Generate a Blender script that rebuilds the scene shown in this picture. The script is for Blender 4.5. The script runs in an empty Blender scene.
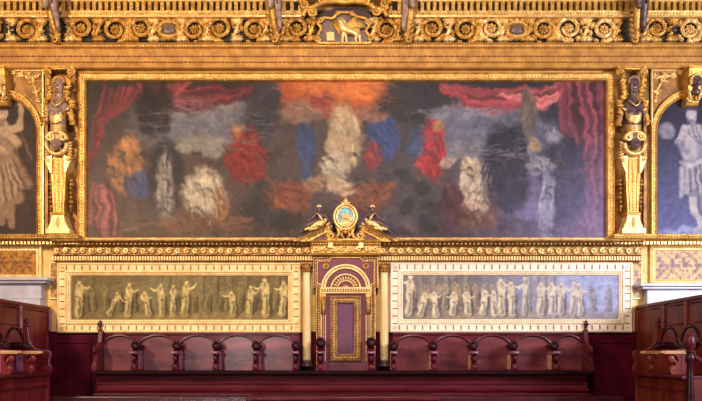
import bpy, math, random
import numpy as np
from mathutils import Vector, Matrix

PI = math.pi
S = 0.016          # metres per photo pixel on the back wall
DC = 11.5          # camera distance from the back wall
HZ = 355.0         # horizon row
CX = 351.0
EYE = 1.6
scene = bpy.context.scene
COL = scene.collection


def K(d): return (DC - d) / DC
def X(px, d=0.0): return (px - CX) * S * K(d)
def Z(py, d=0.0): return EYE + (HZ - py) * S * K(d)


# ------------------------------------------------------------------ materials
def srgb(c):
    return tuple((v / 255 / 12.92) if v / 255 <= 0.04045 else ((v / 255 + 0.055) / 1.055) ** 2.4 for v in c)


MATS = {}


def mat(name, a, b=None, rough=0.45, metal=0.0, scale=8.0, bump=0.0, bscale=40.0, coat=0.0, spec=0.5, stretch=(1, 1, 1), detail=4.0):
    m = bpy.data.materials.new(name)
    m.use_nodes = True
    nt = m.node_tree
    bs = nt.nodes['Principled BSDF']
    bs.inputs['Roughness'].default_value = rough
    bs.inputs['Metallic'].default_value = metal
    bs.inputs['Coat Weight'].default_value = coat
    bs.inputs['Coat Roughness'].default_value = 0.25
    bs.inputs['Specular IOR Level'].default_value = spec
    tc = nt.nodes.new('ShaderNodeTexCoord')
    mp = nt.nodes.new('ShaderNodeMapping')
    mp.inputs['Scale'].default_value = stretch
    nt.links.new(tc.outputs['Object'], mp.inputs['Vector'])
    b = b or a
    nz = nt.nodes.new('ShaderNodeTexNoise')
    nz.inputs['Scale'].default_value = scale
    nz.inputs['Detail'].default_value = detail
    nt.links.new(mp.outputs[0], nz.inputs['Vector'])
    rp = nt.nodes.new('ShaderNodeValToRGB')
    rp.color_ramp.elements[0].position = 0.35
    rp.color_ramp.elements[1].position = 0.68
    rp.color_ramp.elements[0].color = (*srgb(a), 1)
    rp.color_ramp.elements[1].color = (*srgb(b), 1)
    nt.links.new(nz.outputs['Fac'], rp.inputs[0])
    nt.links.new(rp.outputs[0], bs.inputs['Base Color'])
    if bump:
        n2 = nt.nodes.new('ShaderNodeTexNoise')
        n2.inputs['Scale'].default_value = bscale
        n2.inputs['Detail'].default_value = 3
        nt.links.new(mp.outputs[0], n2.inputs['Vector'])
        bp = nt.nodes.new('ShaderNodeBump')
        bp.inputs['Strength'].default_value = bump
        bp.inputs['Distance'].default_value = 0.02
        nt.links.new(n2.outputs['Fac'], bp.inputs['Height'])
        nt.links.new(bp.outputs[0], bs.inputs['Normal'])
    MATS[name] = m
    return m


mat('gold_fascia', (150, 96, 28), (186, 128, 50), rough=0.55, metal=0.12, scale=7, bump=0.2, bscale=40)
mat('gold', (174, 117, 44), (222, 170, 84), rough=0.36, metal=0.45, scale=9, bump=0.45, bscale=45)
mat('gold_deep', (112, 70, 28), (166, 114, 52), rough=0.42, metal=0.4, scale=10, bump=0.4, bscale=60)
mat('gold_pale', (206, 160, 96), (232, 196, 134), rough=0.42, metal=0.25, scale=8, bump=0.25, bscale=60)
mat('gold_bright', (214, 160, 86), (244, 206, 140), rough=0.32, metal=0.45, scale=14, bump=0.25, bscale=60)
mat('cream_gold', (216, 172, 114), (234, 200, 146), rough=0.5, metal=0.1, scale=9, bump=0.15, bscale=50)
mat('cream_window_lit', (218, 194, 170), (232, 214, 194), rough=0.5, metal=0.05, scale=9, bump=0.15, bscale=50)  # brighter copy of cream_gold: cool window light put into the frame colour
mat('column_cream', (206, 172, 116), (226, 200, 148), rough=0.45, metal=0.05, scale=5, stretch=(1, 1, .3))
mat('slot', (136, 74, 34), (158, 96, 48), rough=0.7, scale=20)
mat('umber', (30, 22, 12), (62, 46, 24), rough=0.8, scale=14)
mat('dark_gap', (24, 14, 14), (38, 26, 22), rough=0.85)
mat('plum_gap', (62, 42, 46), (80, 56, 56), rough=0.85)
mat('plaster_gold', (196, 148, 78), (222, 182, 114), rough=0.6, metal=0.1, scale=5, bump=0.1)
mat('bronze', (122, 92, 80), (160, 124, 104), rough=0.42, metal=0.2, scale=12, bump=0.2)
mat('bronze_dark', (72, 50, 56), (106, 78, 76), rough=0.4, metal=0.25, scale=12, bump=0.2)
mat('jewel', (92, 68, 62), (120, 94, 84), rough=0.4, scale=14)
mat('wood', (70, 10, 24), (100, 26, 38), rough=0.4, scale=6, coat=0.1, spec=0.22, bump=0.08, bscale=30, stretch=(.5, 1, 4))
mat('seat_shade', (26, 4, 10), (40, 8, 16), rough=0.6, scale=6, spec=0.08)  # seat board darkened, the shade below its overhang put into the colour
mat('wood_front', (70, 16, 26), (98, 34, 42), rough=0.5, scale=4, spec=0.08, stretch=(.3, 1, 3))
mat('wood_niche', (80, 16, 32), (126, 54, 58), rough=0.36, scale=3, coat=0.2, bump=0.12, bscale=7, stretch=(.6, 1, 2))
mat('wood_dark', (36, 3, 12), (54, 9, 20), rough=0.36, scale=8, coat=0.1, spec=0.2)
mat('wood_sheen', (112, 56, 84), (160, 104, 132), rough=0.25, scale=8, coat=0.5)  # same wood made paler: window highlights on the polish put into the colour
mat('arm_sheen', (170, 112, 76), (196, 144, 104), rough=0.3, scale=8, coat=0.5)  # polished wood, not gilding: warm light on the armrests put into the colour
mat('wing_wood_dim', (82, 20, 14), (118, 48, 28), rough=0.42, scale=6, coat=0.1, spec=0.2, stretch=(1, 1, .3))  # darker copy of wing_wood, the dim light on this bench put into it
mat('wing_wood', (92, 14, 24), (128, 40, 42), rough=0.4, scale=6, coat=0.15, spec=0.25, stretch=(1, 1, .3))
mat('wainscot', (56, 3, 20), (78, 7, 30), rough=0.6, scale=4, spec=0.06)
mat('throne_purple', (92, 26, 44), (112, 38, 56), rough=0.5, scale=12)
mat('velvet', (88, 46, 72), (106, 58, 84), rough=0.7, scale=30)
mat('marble', (162, 154, 166), (186, 178, 188), rough=0.35, scale=5, detail=8)
mat('blue_enamel', (86, 142, 170), (136, 182, 196), rough=0.7, scale=20)
mat('floor_wood', (52, 8, 18), (74, 16, 26), rough=0.34, scale=5, coat=0.25)
mat('terrazzo', (120, 92, 78), (150, 120, 104), rough=0.4, scale=30)


def paint_mat(name, rough=0.55):
    m = bpy.data.materials.new(name)
    m.use_nodes = True
    nt = m.node_tree
    bs = nt.nodes['Principled BSDF']
    bs.inputs['Roughness'].default_value = rough
    bs.inputs['Specular IOR Level'].default_value = 0.22
    at = nt.nodes.new('ShaderNodeVertexColor')
    at.layer_name = 'paint'
    tc = nt.nodes.new('ShaderNodeTexCoord')
    nz = nt.nodes.new('ShaderNodeTexNoise')
    nz.inputs['Scale'].default_value = 14
    nz.inputs['Detail'].default_value = 6
    nt.links.new(tc.outputs['Object'], nz.inputs['Vector'])
    mr = nt.nodes.new('ShaderNodeMapRange')
    mr.inputs['From Min'].default_value = 0.3
    mr.inputs['From Max'].default_value = 0.7
    mr.inputs['To Min'].default_value = 0.82
    mr.inputs['To Max'].default_value = 1.15
    nt.links.new(nz.outputs['Fac'], mr.inputs['Value'])
    mx = nt.nodes.new('ShaderNodeMix')
    mx.data_type = 'RGBA'
    mx.blend_type = 'MULTIPLY'
    mx.inputs['Factor'].default_value = 1.0
    nt.links.new(at.outputs['Color'], mx.inputs[6])
    nt.links.new(mr.outputs[0], mx.inputs[7])
    nt.links.new(mx.outputs[2], bs.inputs['Base Color'])
    MATS[name] = m


paint_mat('oil_paint')
paint_mat('oil_matte', 0.7)


# ------------------------------------------------------------------ mesh builder
def _ico(sub):
    import bmesh
    bm = bmesh.new()
    bmesh.ops.create_icosphere(bm, subdivisions=sub, radius=1)
    v = np.array([p.co[:] for p in bm.verts])
    f = [[q.index for q in p.verts] for p in bm.faces]
    bm.free()
    return v, f


ICO = {1: _ico(1), 2: _ico(2), 3: _ico(3)}


class MB:
    def __init__(self):
        self.v, self.f, self.s = [], [], []

    def add(self, verts, faces, smooth=True):
        o = len(self.v)
        self.v.extend([tuple(p) for p in verts])
        self.f.extend([tuple(i + o for i in f) for f in faces])
        self.s.extend([smooth] * len(faces))

    def box(self, x0, x1, y0, y1, z0, z1):
        v = [(x, y, z) for z in (z0, z1) for y in (y0, y1) for x in (x0, x1)]
        self.add(v, [(0, 2, 3, 1), (4, 5, 7, 6), (0, 1, 5, 4), (2, 6, 7, 3), (0, 4, 6, 2), (1, 3, 7, 5)], False)

    def ell(self, c, r, rot=None, sub=2):
        v, f = ICO[sub]
        q = v * np.array(r)
        if rot is not None:
            q = q @ np.array(rot).T
        self.add(q + np.array(c), f)

    def tube(self, pts, rad, n=8, flat=1.0, cap=True):
        pts = [Vector(p) for p in pts]
        m = len(pts)
        if not hasattr(rad, '__len__'): rad = [rad] * m
        vs = []
        up = Vector((0, -1, 0))
        for i, p in enumerate(pts):
            t = (pts[min(i + 1, m - 1)] - pts[max(i - 1, 0)])
            if t.length < 1e-9: t = Vector((1, 0, 0))
            t.normalize()
            u = up
            if abs(t.dot(u)) > 0.95: u = Vector((1, 0, 0))
            a = t.cross(u).normalized()
            b = a.cross(t).normalized()
            for k in range(n):
                th = 2 * PI * k / n
                vs.append(p + a * math.cos(th) * rad[i] + b * math.sin(th) * rad[i] * flat)
        fs = []
        for i in range(m - 1):
            for k in range(n):
                k2 = (k + 1) % n
                fs.append((i * n + k, i * n + k2, (i + 1) * n + k2, (i + 1) * n + k))
        if cap:
            fs.append(tuple(range(n))[::-1])
            fs.append(tuple((m - 1) * n + k for k in range(n)))
        self.add(vs, fs)

    def sweep(self, path, prof, closed=False, smooth=False, caps=True):
        """path: (x,z) points; prof: (offset along the left normal, depth toward the room)."""
        n, m = len(path), len(prof)
        vs = []
        for i, p in enumerate(path):
            p = Vector(p)
            a = Vector(path[i - 1]) if (i > 0 or closed) else None
            b = Vector(path[(i + 1) % n]) if (i < n - 1 or closed) else None
            d1 = (p - a).normalized() if a is not None else None
            d2 = (b - p).normalized() if b is not None else None
            if d1 is None: d1 = d2
            if d2 is None: d2 = d1
            n1 = Vector((-d1.y, d1.x)); n2 = Vector((-d2.y, d2.x))
            bi = (n1 + n2)
            bi = bi.normalized() if bi.length > 1e-6 else n1
            sc = 1 / max(0.3, bi.dot(n1))
            for o, d in prof:
                q = p + bi * o * sc
                vs.append((q.x, -d, q.y))
        fs = []
        for i in range(n if closed else n - 1):
            j = (i + 1) % n
            for k in range(m - 1):
                fs.append((i * m + k, j * m + k, j * m + k + 1, i * m + k + 1))
        if not closed and caps and m > 2:
            fs.append(tuple(range(m)))
            fs.append(tuple((n - 1) * m + k for k in range(m))[::-1])
        self.add(vs, fs, smooth)

    def prism(self, poly, d0, d1, smooth=False):
        """polygon in the wall plane (x,z), from depth d0 to d1 into the room"""
        n = len(poly)
        v = [(x, -d0, z) for x, z in poly] + [(x, -d1, z) for x, z in poly]
        f = [tuple(range(n))[::-1], tuple(range(n, 2 * n))]
        self.add(v, f, False)
        self.add(v, [(i, (i + 1) % n, n + (i + 1) % n, n + i) for i in range(n)], smooth)

    def xprism(self, poly, x0, x1):
        """polygon of (y,z), extruded along x"""
        n = len(poly)
        v = [(x0, y, z) for y, z in poly] + [(x1, y, z) for y, z in poly]
        self.add(v, [tuple(range(n)), tuple(range(n, 2 * n))[::-1]] +
                 [(i, (i + 1) % n, n + (i + 1) % n, n + i) for i in range(n)], False)

    def lathe(self, c, prof, n=20, sx=1.0, sy=1.0):
        """prof: (radius, z absolute) around vertical axis at c=(x,y)"""
        vs, fs = [], []
        for r, z in prof:
            for k in range(n):
                t = 2 * PI * k / n
                vs.append((c[0] + r * sx * math.cos(t), c[1] + r * sy * math.sin(t), z))
        for i in range(len(prof) - 1):
            for k in range(n):
                k2 = (k + 1) % n
                fs.append((i * n + k, i * n + k2, (i + 1) * n + k2, (i + 1) * n + k))
        fs.append(tuple(range(n))[::-1])
        fs.append(tuple((len(prof) - 1) * n + k for k in range(n)))
        self.add(vs, fs)

    def disc(self, c, rx, rz, d0, d1, n=28, a0=0.0, a1=2 * PI):
        poly = [(c[0] + rx * math.cos(a0 + (a1 - a0) * i / n), c[1] + rz * math.sin(a0 + (a1 - a0) * i / n)) for i in range(n if a1 - a0 > 6.28 else n + 1)]
        self.prism(poly, d0, d1, True)

    def leaf(self, base, tip, w, d, bulge, n=6):
        """pointed relief leaf in the wall plane from base to tip (x,z)"""
        b = Vector(base); t = Vector(tip); ax = t - b
        no = Vector((-ax.y, ax.x)).normalized()
        vs, fs = [], []
        for i in range(n + 1):
            u = i / n
            ww = w * math.sin(PI * min(1, u * 0.88 + 0.12)) ** 0.8
            p = b + ax * u
            h = d + bulge * math.sin(PI * (0.15 + 0.8 * u))
            for s, hh in ((-1, d - 0.004), (-.5, h * .55 + d * .45), (0, h), (.5, h * .55 + d * .45), (1, d - 0.004)):
                q = p + no * ww * s
                vs.append((q.x, -hh, q.y))
        for i in range(n):
            for k in range(4):
                fs.append((i * 5 + k, i * 5 + k + 1, (i + 1) * 5 + k + 1, (i + 1) * 5 + k))
        self.add(vs, fs)

    def beads(self, path, step, r, d, flat=0.8, long=1.0, sub=1):
        pts = [Vector(p) for p in path]
        for a, b in zip(pts, pts[1:]):
            L = (b - a).length
            n = max(1, int(round(L / step)))
            ang = math.atan2((b - a).y, (b - a).x)
            rot = np.array([[math.cos(ang), 0, -math.sin(ang)], [0, 1, 0], [math.sin(ang), 0, math.cos(ang)]])
            for i in range(n):
                p = a + (b - a) * ((i + 0.5) / n)
                self.ell((p.x, -d, p.y), (r * long, r * flat, r), rot, sub)

    def turn(self, fn):
        self.v = [fn(*p) for p in self.v]
        return self

    def build(self, name, material, parent=None, bevel=0.0, extra=()):
        mi = [0] * len(self.f)
        for k, (m2, _) in enumerate(extra):
            self.add(m2.v, m2.f, False)
            mi += [k + 1] * len(m2.f)
        me = bpy.data.meshes.new(name)
        org = Vector((0, 0, 0))
        q = parent
        while q is not None:
            org += q.location
            q = q.parent
        me.from_pydata([(p[0] - org.x, p[1] - org.y, p[2] - org.z) for p in self.v], [], self.f)
        me.polygons.foreach_set('use_smooth', self.s)
        me.materials.append(MATS[material])
        for _, m2 in extra: me.materials.append(MATS[m2])
        me.polygons.foreach_set('material_index', mi)
        me.update()
        o = bpy.data.objects.new(name, me)
        COL.objects.link(o)
        if parent is not None: o.parent = parent
        if bevel:
            b = o.modifiers.new('bevel', 'BEVEL')
            b.width = bevel; b.segments = 2; b.limit_method = 'ANGLE'; b.angle_limit = 0.7
        return o


def tag(o, label=None, cat=None, group=None, kind=None):
    if label: o['label'] = label
    if cat: o['category'] = cat
    if group: o['group'] = group
    if kind: o['kind'] = kind
    return o


def thing(name, loc, label, cat, group=None, kind='thing'):
    o = bpy.data.objects.new(name, None)
    o.empty_display_size = 0.1
    o.location = loc
    COL.objects.link(o)
    return tag(o, label, cat, group, kind)


def single(mb, name, m, label, cat, group=None, kind='thing', bevel=0.0):
    return tag(mb.build(name, m, None, bevel), label, cat, group, kind)


def arc(cx, cz, r, a0, a1, n=24, rz=None):
    rz = r if rz is None else rz
    return [(cx + r * math.cos(a0 + (a1 - a0) * i / n), cz + rz * math.sin(a0 + (a1 - a0) * i / n)) for i in range(n + 1)]


def rect(x0, x1, z0, z1):   # counter-clockwise: left normal points inwards
    return [(x0, z0), (x1, z0), (x1, z1), (x0, z1)]


def smooth(pts, n=5):
    out = []
    m = len(pts)
    for i in range(m - 1):
        p0, p1, p2, p3 = (Vector(pts[max(0, min(m - 1, k))]) for k in (i - 1, i, i + 1, i + 2))
        for j in range(n):
            t = j / n
            out.append(tuple(.5 * (2 * p1 + (p2 - p0) * t + (2 * p0 - 5 * p1 + 4 * p2 - p3) * t * t + (3 * p1 - p0 - 3 * p2 + p3) * t ** 3)))
    out.append(tuple(pts[-1]))
    return out


def spiral(cx, cz, r0, r1, a0, turns, n=40, d0=0.0, d1=0.0, hand=1):
    out = []
    for i in range(n + 1):
        u = i / n
        r = r0 + (r1 - r0) * u
        a = a0 + hand * turns * 2 * PI * u
        out.append((cx + r * math.cos(a), -(d0 + (d1 - d0) * u), cz + r * math.sin(a)))
    return out


def skin_mesh(mb, verts, edges, rad, sub=2):
    """grow one continuous body surface over a joint skeleton and add it to mb"""
    me = bpy.data.meshes.new('sk')
    me.from_pydata(verts, edges, [])
    o = bpy.data.objects.new('sk', me)
    COL.objects.link(o)
    o.modifiers.new('skin', 'SKIN')
    sv = me.skin_vertices
    if not sv:
        bpy.context.view_layer.objects.active = o
    layer = me.skin_vertices[0] if len(me.skin_vertices) else None
    for i, r in enumerate(rad):
        rr = r if hasattr(r, '__len__') else (r, r)
        rr = (rr[0] * 1.32, rr[1] * 1.32)
        layer.data[i].radius = rr
    layer.data[0].use_root = True
    s = o.modifiers.new('sub', 'SUBSURF'); s.levels = sub
    dg = bpy.context.evaluated_depsgraph_get()
    ev = o.evaluated_get(dg)
    m2 = ev.to_mesh()
    mb.add([v.co[:] for v in m2.vertices], [tuple(p.vertices) for p in m2.polygons], True)
    ev.to_mesh_clear()
    bpy.data.objects.remove(o)
    bpy.data.meshes.remove(me)


# ------------------------------------------------------------------ painted canvases (colour fields)
RNG = np.random.default_rng(5)


def noise2(h, w, cell, seed):
    r = np.random.default_rng(seed)
    gh, gw = int(h / cell) + 3, int(w / cell) + 3
    g = r.random((gh, gw))
    y = np.arange(h) / cell; x = np.arange(w) / cell
    yi = y.astype(int); xi = x.astype(int)
    fy = (y - yi); fx = (x - xi)
    fy = (fy * fy * (3 - 2 * fy))[:, None]; fx = (fx * fx * (3 - 2 * fx))[None, :]
    a = g[yi][:, xi]; b = g[yi][:, xi + 1]; c = g[yi + 1][:, xi]; e = g[yi + 1][:, xi + 1]
    return (a * (1 - fx) + b * fx) * (1 - fy) + (c * (1 - fx) + e * fx) * fy


def fbm(h, w, cell, seed, oct=4):
    s = 0; amp = 1; t = 0
    for i in range(oct):
        s = s + amp * noise2(h, w, max(cell / 2 ** i, 1.0), seed + i * 17)
        t += amp; amp *= 0.55
    return s / t


class Canvas:
    """a colour field over photo-pixel rectangle; row 0 is the top"""
    def __init__(self, x0, x1, y0, y1, q, base, seed=1):
        self.x0, self.y0, self.q = x0, y0, q
        self.w = int((x1 - x0) * q) + 1; self.h = int((y1 - y0) * q) + 1
        self.x1, self.y1 = x1, y1
        self.gx, self.gy = np.meshgrid(np.linspace(x0, x1, self.w), np.linspace(y0, y1, self.h))
        self.c = np.ones((self.h, self.w, 3)) * np.array(base, float)
        self.seed = seed
        self.wx = (fbm(self.h, self.w, 9 * q, seed + 3, 3) - .5) * 10
        self.wy = (fbm(self.h, self.w, 9 * q, seed + 9, 3) - .5) * 10

    def put(self, mask, col, al=1.0):
        mk = np.clip(mask * al, 0, 1)[..., None]
        self.c = self.c * (1 - mk) + np.array(col, float) * mk

    def blob(self, cx, cy, rx, ry, col, al=1.0, ang=0.0, soft=0.35, wob=1.0, folds=0.0, fold_ang=0.0, fold_w=4.0):
        dx = self.gx - cx + self.wx * wob; dy = self.gy - cy + self.wy * wob
        c, s = math.cos(ang), math.sin(ang)
        u = (dx * c + dy * s) / rx; v = (-dx * s + dy * c) / ry
        r = np.sqrt(u * u + v * v)
        m = np.clip((1 + soft - r) / (2 * soft), 0, 1)
        m = m * m * (3 - 2 * m)
        col = np.ones_like(self.c) * np.array(col, float)
        if folds:
            t = (self.gx * math.cos(fold_ang) + self.gy * math.sin(fold_ang) + self.wx * 1.4) / fold_w
            f = np.sin(t) * .6 + np.sin(t * 1.9 + 1.3) * .4
            col = np.clip(col * (1 + folds * f[..., None]), 0, 255)
        mk = (m * al)[..., None]
        self.c = self.c * (1 - mk) + col * mk

    def capsule(self, ax, ay, bx, by, ra, rb, col, al=1.0, soft=0.6):
        m = max(ra, rb) + soft + 1
        sx = (self.x1 - self.x0) / (self.w - 1); sy = (self.y1 - self.y0) / (self.h - 1)
        i0 = max(0, int((min(ax, bx) - m - self.x0) / sx)); i1 = min(self.w, int((max(ax, bx) + m - self.x0) / sx) + 2)
        j0 = max(0, int((min(ay, by) - m - self.y0) / sy)); j1 = min(self.h, int((max(ay, by) + m - self.y0) / sy) + 2)
        if i0 >= i1 or j0 >= j1: return
        gx = self.gx[j0:j1, i0:i1]; gy = self.gy[j0:j1, i0:i1]
        dx, dy = bx - ax, by - ay
        t = np.clip(((gx - ax) * dx + (gy - ay) * dy) / (dx * dx + dy * dy + 1e-9), 0, 1)
        d = np.hypot(gx - ax - dx * t, gy - ay - dy * t)
        r = ra + (rb - ra) * t
        mk = np.clip((r + soft / 2 - d) / soft * al, 0, al)[..., None]
        c = self.c[j0:j1, i0:i1]
        self.c[j0:j1, i0:i1] = c * (1 - mk) + np.array(col, float) * mk

    def stroke(self, pts, w, col, al=.8, soft=1.5):
        for (ax, ay), (bx, by) in zip(pts, pts[1:]):
            self.capsule(ax, ay, bx, by, w, w, col, al, soft)

    def brush(self, cx, cy, rx, ry, col, ang, n, rn, w=1.6, L=12, var=.3, al=.6):
        """loose brushwork inside an ellipse"""
        col = np.array(col, float)
        for k in range(n):
            a = rn.random() * 2 * PI; q = math.sqrt(rn.random()) * .95
            x = cx + rx * q * math.cos(a); y = cy + ry * q * math.sin(a)
            th = ang + rn.uniform(-.25, .25)
            l = L * rn.uniform(.5, 1.1) / 2
            bend = rn.uniform(-.2, .2) * l
            c = np.clip(col * (1 + rn.uniform(-var, var)), 0, 255)
            ca, sa = math.cos(th), math.sin(th)
            self.stroke([(x - ca * l, y - sa * l), (x - sa * bend, y + ca * bend), (x + ca * l, y + sa * l)], w * rn.uniform(.6, 1.2), c, al, 1.4)

    def swag(self, xa, ya, xb, yb, sag, n, gap, col, rn, w=1.5):
        """hanging cloth folds as repeated catenaries"""
        col = np.array(col, float)
        for k in range(n):
            u = k / max(1, n - 1)
            c = np.clip(col * rn.choice((.5, .6, .85, 1.0, 1.3)) + 16 * rn.random(), 0, 255)
            pts = []
            for i in range(13):
                t = i / 12
                pts.append((xa + (xb - xa) * t, ya + (yb - ya) * t + (sag * (.35 + .65 * u) + 0) * 4 * t * (1 - t) + gap * k * (.4 + .6 * math.sin(PI * t))))
            self.stroke(pts, w, c, .8, 1.6)

    def figure(self, x, foot, h, tone, shade, lean=0.0, arm=0.0, width=1.0, flip=1, seed=0):
        """a plain anonymous robed figure in one tone"""
        rn = random.Random(int(x * 13) + seed)
        t = np.array(tone, float); sh = np.array(shade, float)
        mix = lambda k: t * k + sh * (1 - k)
        w = h * 0.105 * width
        xm, xh = x + lean * h * .5, x + lean * h * .95
        ym, ys = foot - h * .5, foot - h * .78
        # shadow side, then the lit robe
        self.capsule(x + w * .7, foot - 1, xm + w * .5, ym, w * .9, w * 1.0, mix(.15), .85, 1.6)
        self.capsule(x - w * .1, foot - 1.5, xm, ym, w * .95, w * .8, mix(.72), .95, 1.3)
        self.capsule(xm, ym, xh, ys, w * .85, w * .95, mix(.86), .95, 1.2)
        self.capsule(x - w * .6, foot - 2, xm - w * .3, ym, w * .28, w * .3, t, .85, 1.2)
        self.capsule(x + w * .25, foot - 1, xm + w * .2, ym, w * .18, w * .12, sh, .5, 1.0)
        k = rn.uniform(-.6, .6)
        self.capsule(xm - w * .9, ym + h * .06 * k, xm + w * .9, ym - h * .1 * k, w * .22, w * .18, mix(.3), .6, 1.0)
        self.capsule(xh - w * .7 * flip, ys + h * .04, xm + w * .8 * flip, ym + h * .02, w * .24, w * .2, mix(1.05), .7, 1.0)
        self.capsule(xh, ys - h * .02, xh + .01, ys - h * .1, h * .035, h * .03, mix(.55), .9, .8)
        hx = xh + rn.uniform(-.02, .02) * h
        self.capsule(hx, foot - h * .925, hx + .01, foot - h * .945, h * .052, h * .05, mix(1.02), .95, .9)
        self.capsule(hx - h * .02 * flip, foot - h * .975, hx + h * .03 * flip, foot - h * .985, h * .03, h * .025, mix(.4), .8, .9)
        for s in (-1, 1):
            self.capsule(x + s * w * .5, foot - .8, x + s * w * .5 + 1.0 * flip, foot - .4, w * .22, w * .2, mix(.8), .8, .8)
        if arm:
            ex, ey = xh + flip * (w * .9 + h * .09), ys + h * (.1 - .2 * arm)
            self.capsule(xh + w * .7 * flip, ys + h * .02, ex, ey, h * .038, h * .03, mix(.95), .95, .9)
            self.capsule(ex, ey, ex + flip * h * .1, ey - h * .22 * arm, h * .03, h * .022, t, .95, .9)

    def warp(self, amp, cell, seed):
        dx = (fbm(self.h, self.w, cell * self.q, seed, 3) - .5) * 2 * amp * self.q
        dy = (fbm(self.h, self.w, cell * self.q, seed + 5, 3) - .5) * 2 * amp * self.q
        jj, ii = np.meshgrid(np.arange(self.h), np.arange(self.w), indexing='ij')
        x = np.clip(ii + dx, 0, self.w - 1.001); y = np.clip(jj + dy, 0, self.h - 1.001)
        xi = x.astype(int); yi = y.astype(int); fx = (x - xi)[..., None]; fy = (y - yi)[..., None]
        c = self.c
        self.c = (c[yi, xi] * (1 - fx) + c[yi, xi + 1] * fx) * (1 - fy) + (c[yi + 1, xi] * (1 - fx) + c[yi + 1, xi + 1] * fx) * fy

    def blur(self, n=1):
        for _ in range(n):
            c = np.pad(self.c, ((1, 1), (1, 1), (0, 0)), 'edge')
            self.c = (c[1:-1, 1:-1] * 2 + c[:-2, 1:-1] + c[2:, 1:-1] + c[1:-1, :-2] + c[1:-1, 2:]) / 6

    def grain(self, amt, cell=6):
        n = fbm(self.h, self.w, cell * self.q, self.seed + 77, 5)
        self.c = np.clip(self.c * (1 + amt * (n - .5) * 2)[..., None], 0, 255)

    def mesh(self, name, d, parent, material, gain=1.0, clip=None):
        w, h = self.w, self.h
        xs = X(self.gx, d) - parent.location.x
        zs = Z(self.gy, d) - parent.location.z
        co = np.stack([xs, np.full_like(xs, -d - parent.location.y), zs], -1).reshape(-1, 3)
        idx = np.arange(w * h).reshape(h, w)
        f = np.stack([idx[1:, :-1], idx[1:, 1:], idx[:-1, 1:], idx[:-1, :-1]], -1).reshape(-1, 4)
        if clip is not None:
            keep = clip(self.gx, self.gy).reshape(-1)
            f = f[keep[f].all(1)]
            used = np.unique(f)
            rm = np.full(w * h, -1); rm[used] = np.arange(len(used))
            f = rm[f]; co = co[used]
        else:
            used = np.arange(w * h)
        me = bpy.data.meshes.new(name)
        me.from_pydata(co.tolist(), [], f.tolist())
        c = np.clip(self.c / 255, 0, 1).reshape(-1, 3)[used]
        lin = np.where(c <= 0.04045, c / 12.92, ((c + 0.055) / 1.055) ** 2.4) * gain
        at = me.color_attributes.new('paint', 'FLOAT_COLOR', 'POINT')
        at.data.foreach_set('color', np.concatenate([lin, np.ones((len(lin), 1))], 1).astype(np.float32).ravel())
        me.materials.append(MATS[material])
        me.update()
        o = bpy.data.objects.new(name, me)
        COL.objects.link(o)
        o.parent = parent
        return o


# ================================================================== SETTING
def struct(mb, name, m, label=None, cat=None, bevel=0.0):
    o = mb.build(name, m, None, bevel)
    return tag(o, label, cat, None, 'structure')


mb = MB(); mb.box(-7.4, 7.4, 0, .3, 0, 8.2)
struct(mb, 'wall_back', 'plaster_gold', 'gilded plaster wall behind the paintings', 'wall')
mb = MB(); mb.box(-7.4, 7.4, -14, .3, -.1, 0)
struct(mb, 'floor', 'terrazzo', 'stone floor of the hall', 'floor')
mb = MB(); mb.box(-7.4, 7.4, -3.7, 0, 0, .88)
struct(mb, 'floor_dais', 'floor_wood', 'raised wooden dais under the stalls', 'floor')
# stall platform (a step on the dais)
zp = Z(396.5, .75)
mb = MB(); mb.box(X(64), X(606), -.8, 0, .88, zp)
struct(mb, 'floor_platform', 'floor_wood', 'low wooden step carrying the row of stalls', 'step', .01)
# red wainscot
mb = MB()
zt = Z(331.5, .02)
mb.box(X(44), X(650), -.03, 0, .88, zt)
for a, b in ((54, 92), (594, 634)):
    mb.sweep(rect(X(a), X(b), Z(398), Z(341)), [(0, .03), (.004, .05), (.03, .055), (.04, .03)], True)
struct(mb, 'wall_wainscot', 'wainscot', 'dark red panelled wainscot on the lower wall', 'wainscot')

# ================================================================== TOP CORNICE (row of dark slots)
BR = [55, 275, 408.5, 635]           # bracket figures
SEG = [(-40, 50), (60, 270), (280, 304), (386, 404), (413, 630), (641, 740)]
dC = .24
t = thing('dentil_cornice', (0, -dC, Z(16, dC)), 'gilded cornice with a row of dark slots along the top edge', 'cornice', kind='structure')
a = MB(); b = MB(); c = MB(); e = MB(); g = MB()
for x0, x1 in SEG:
    xa, xb = X(x0, dC), X(x1, dC)
    # soffit and lower fillets
    a.sweep([(xa, 0), (xb, 0)], [(Z(17.2, .2), .05), (Z(17.2, dC), dC + .01), (Z(15.2, dC), dC + .012), (Z(15.2, dC), .05)])
    b.sweep([(xa, 0), (xb, 0)], [(Z(15.2, dC), .05), (Z(15.0, dC), dC - .03), (Z(10.6, dC), dC + .0), (Z(10.6, dC), .05)])
    c.box(xa, xb, -(dC - .07), -.05, Z(10.6, dC), Z(1.8, dC))
    n = max(1, int((x1 - x0) / 6.1))
    for i in range(n):
        p = x0 + (i + .5) * (x1 - x0) / n
        e.box(X(p - 1.7, dC), X(p + 1.7, dC), -(dC + .0), -(dC - .08), Z(10.6, dC), Z(1.8, dC))
    g.beads([(xa, Z(12.8, dC)), (xb, Z(12.8, dC))], 3.1 * S, 1.25 * S, dC - .012)
    a.sweep([(xa, 0), (xb, 0)], [(Z(1.8, dC), .05), (Z(1.8, dC), dC + .02), (Z(.6, dC), dC + .02), (Z(0, dC), dC + .05), (Z(-6, dC), dC + .06), (Z(-8, dC), .05)])
a.build('fillet', 'gold_bright', t); b.build('leaf_moulding', 'gold', t); c.build('slot_ground', 'dark_gap', t)
e.build('dentil_row', 'gold', t); g.build('bead_row', 'gold_bright', t)

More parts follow.
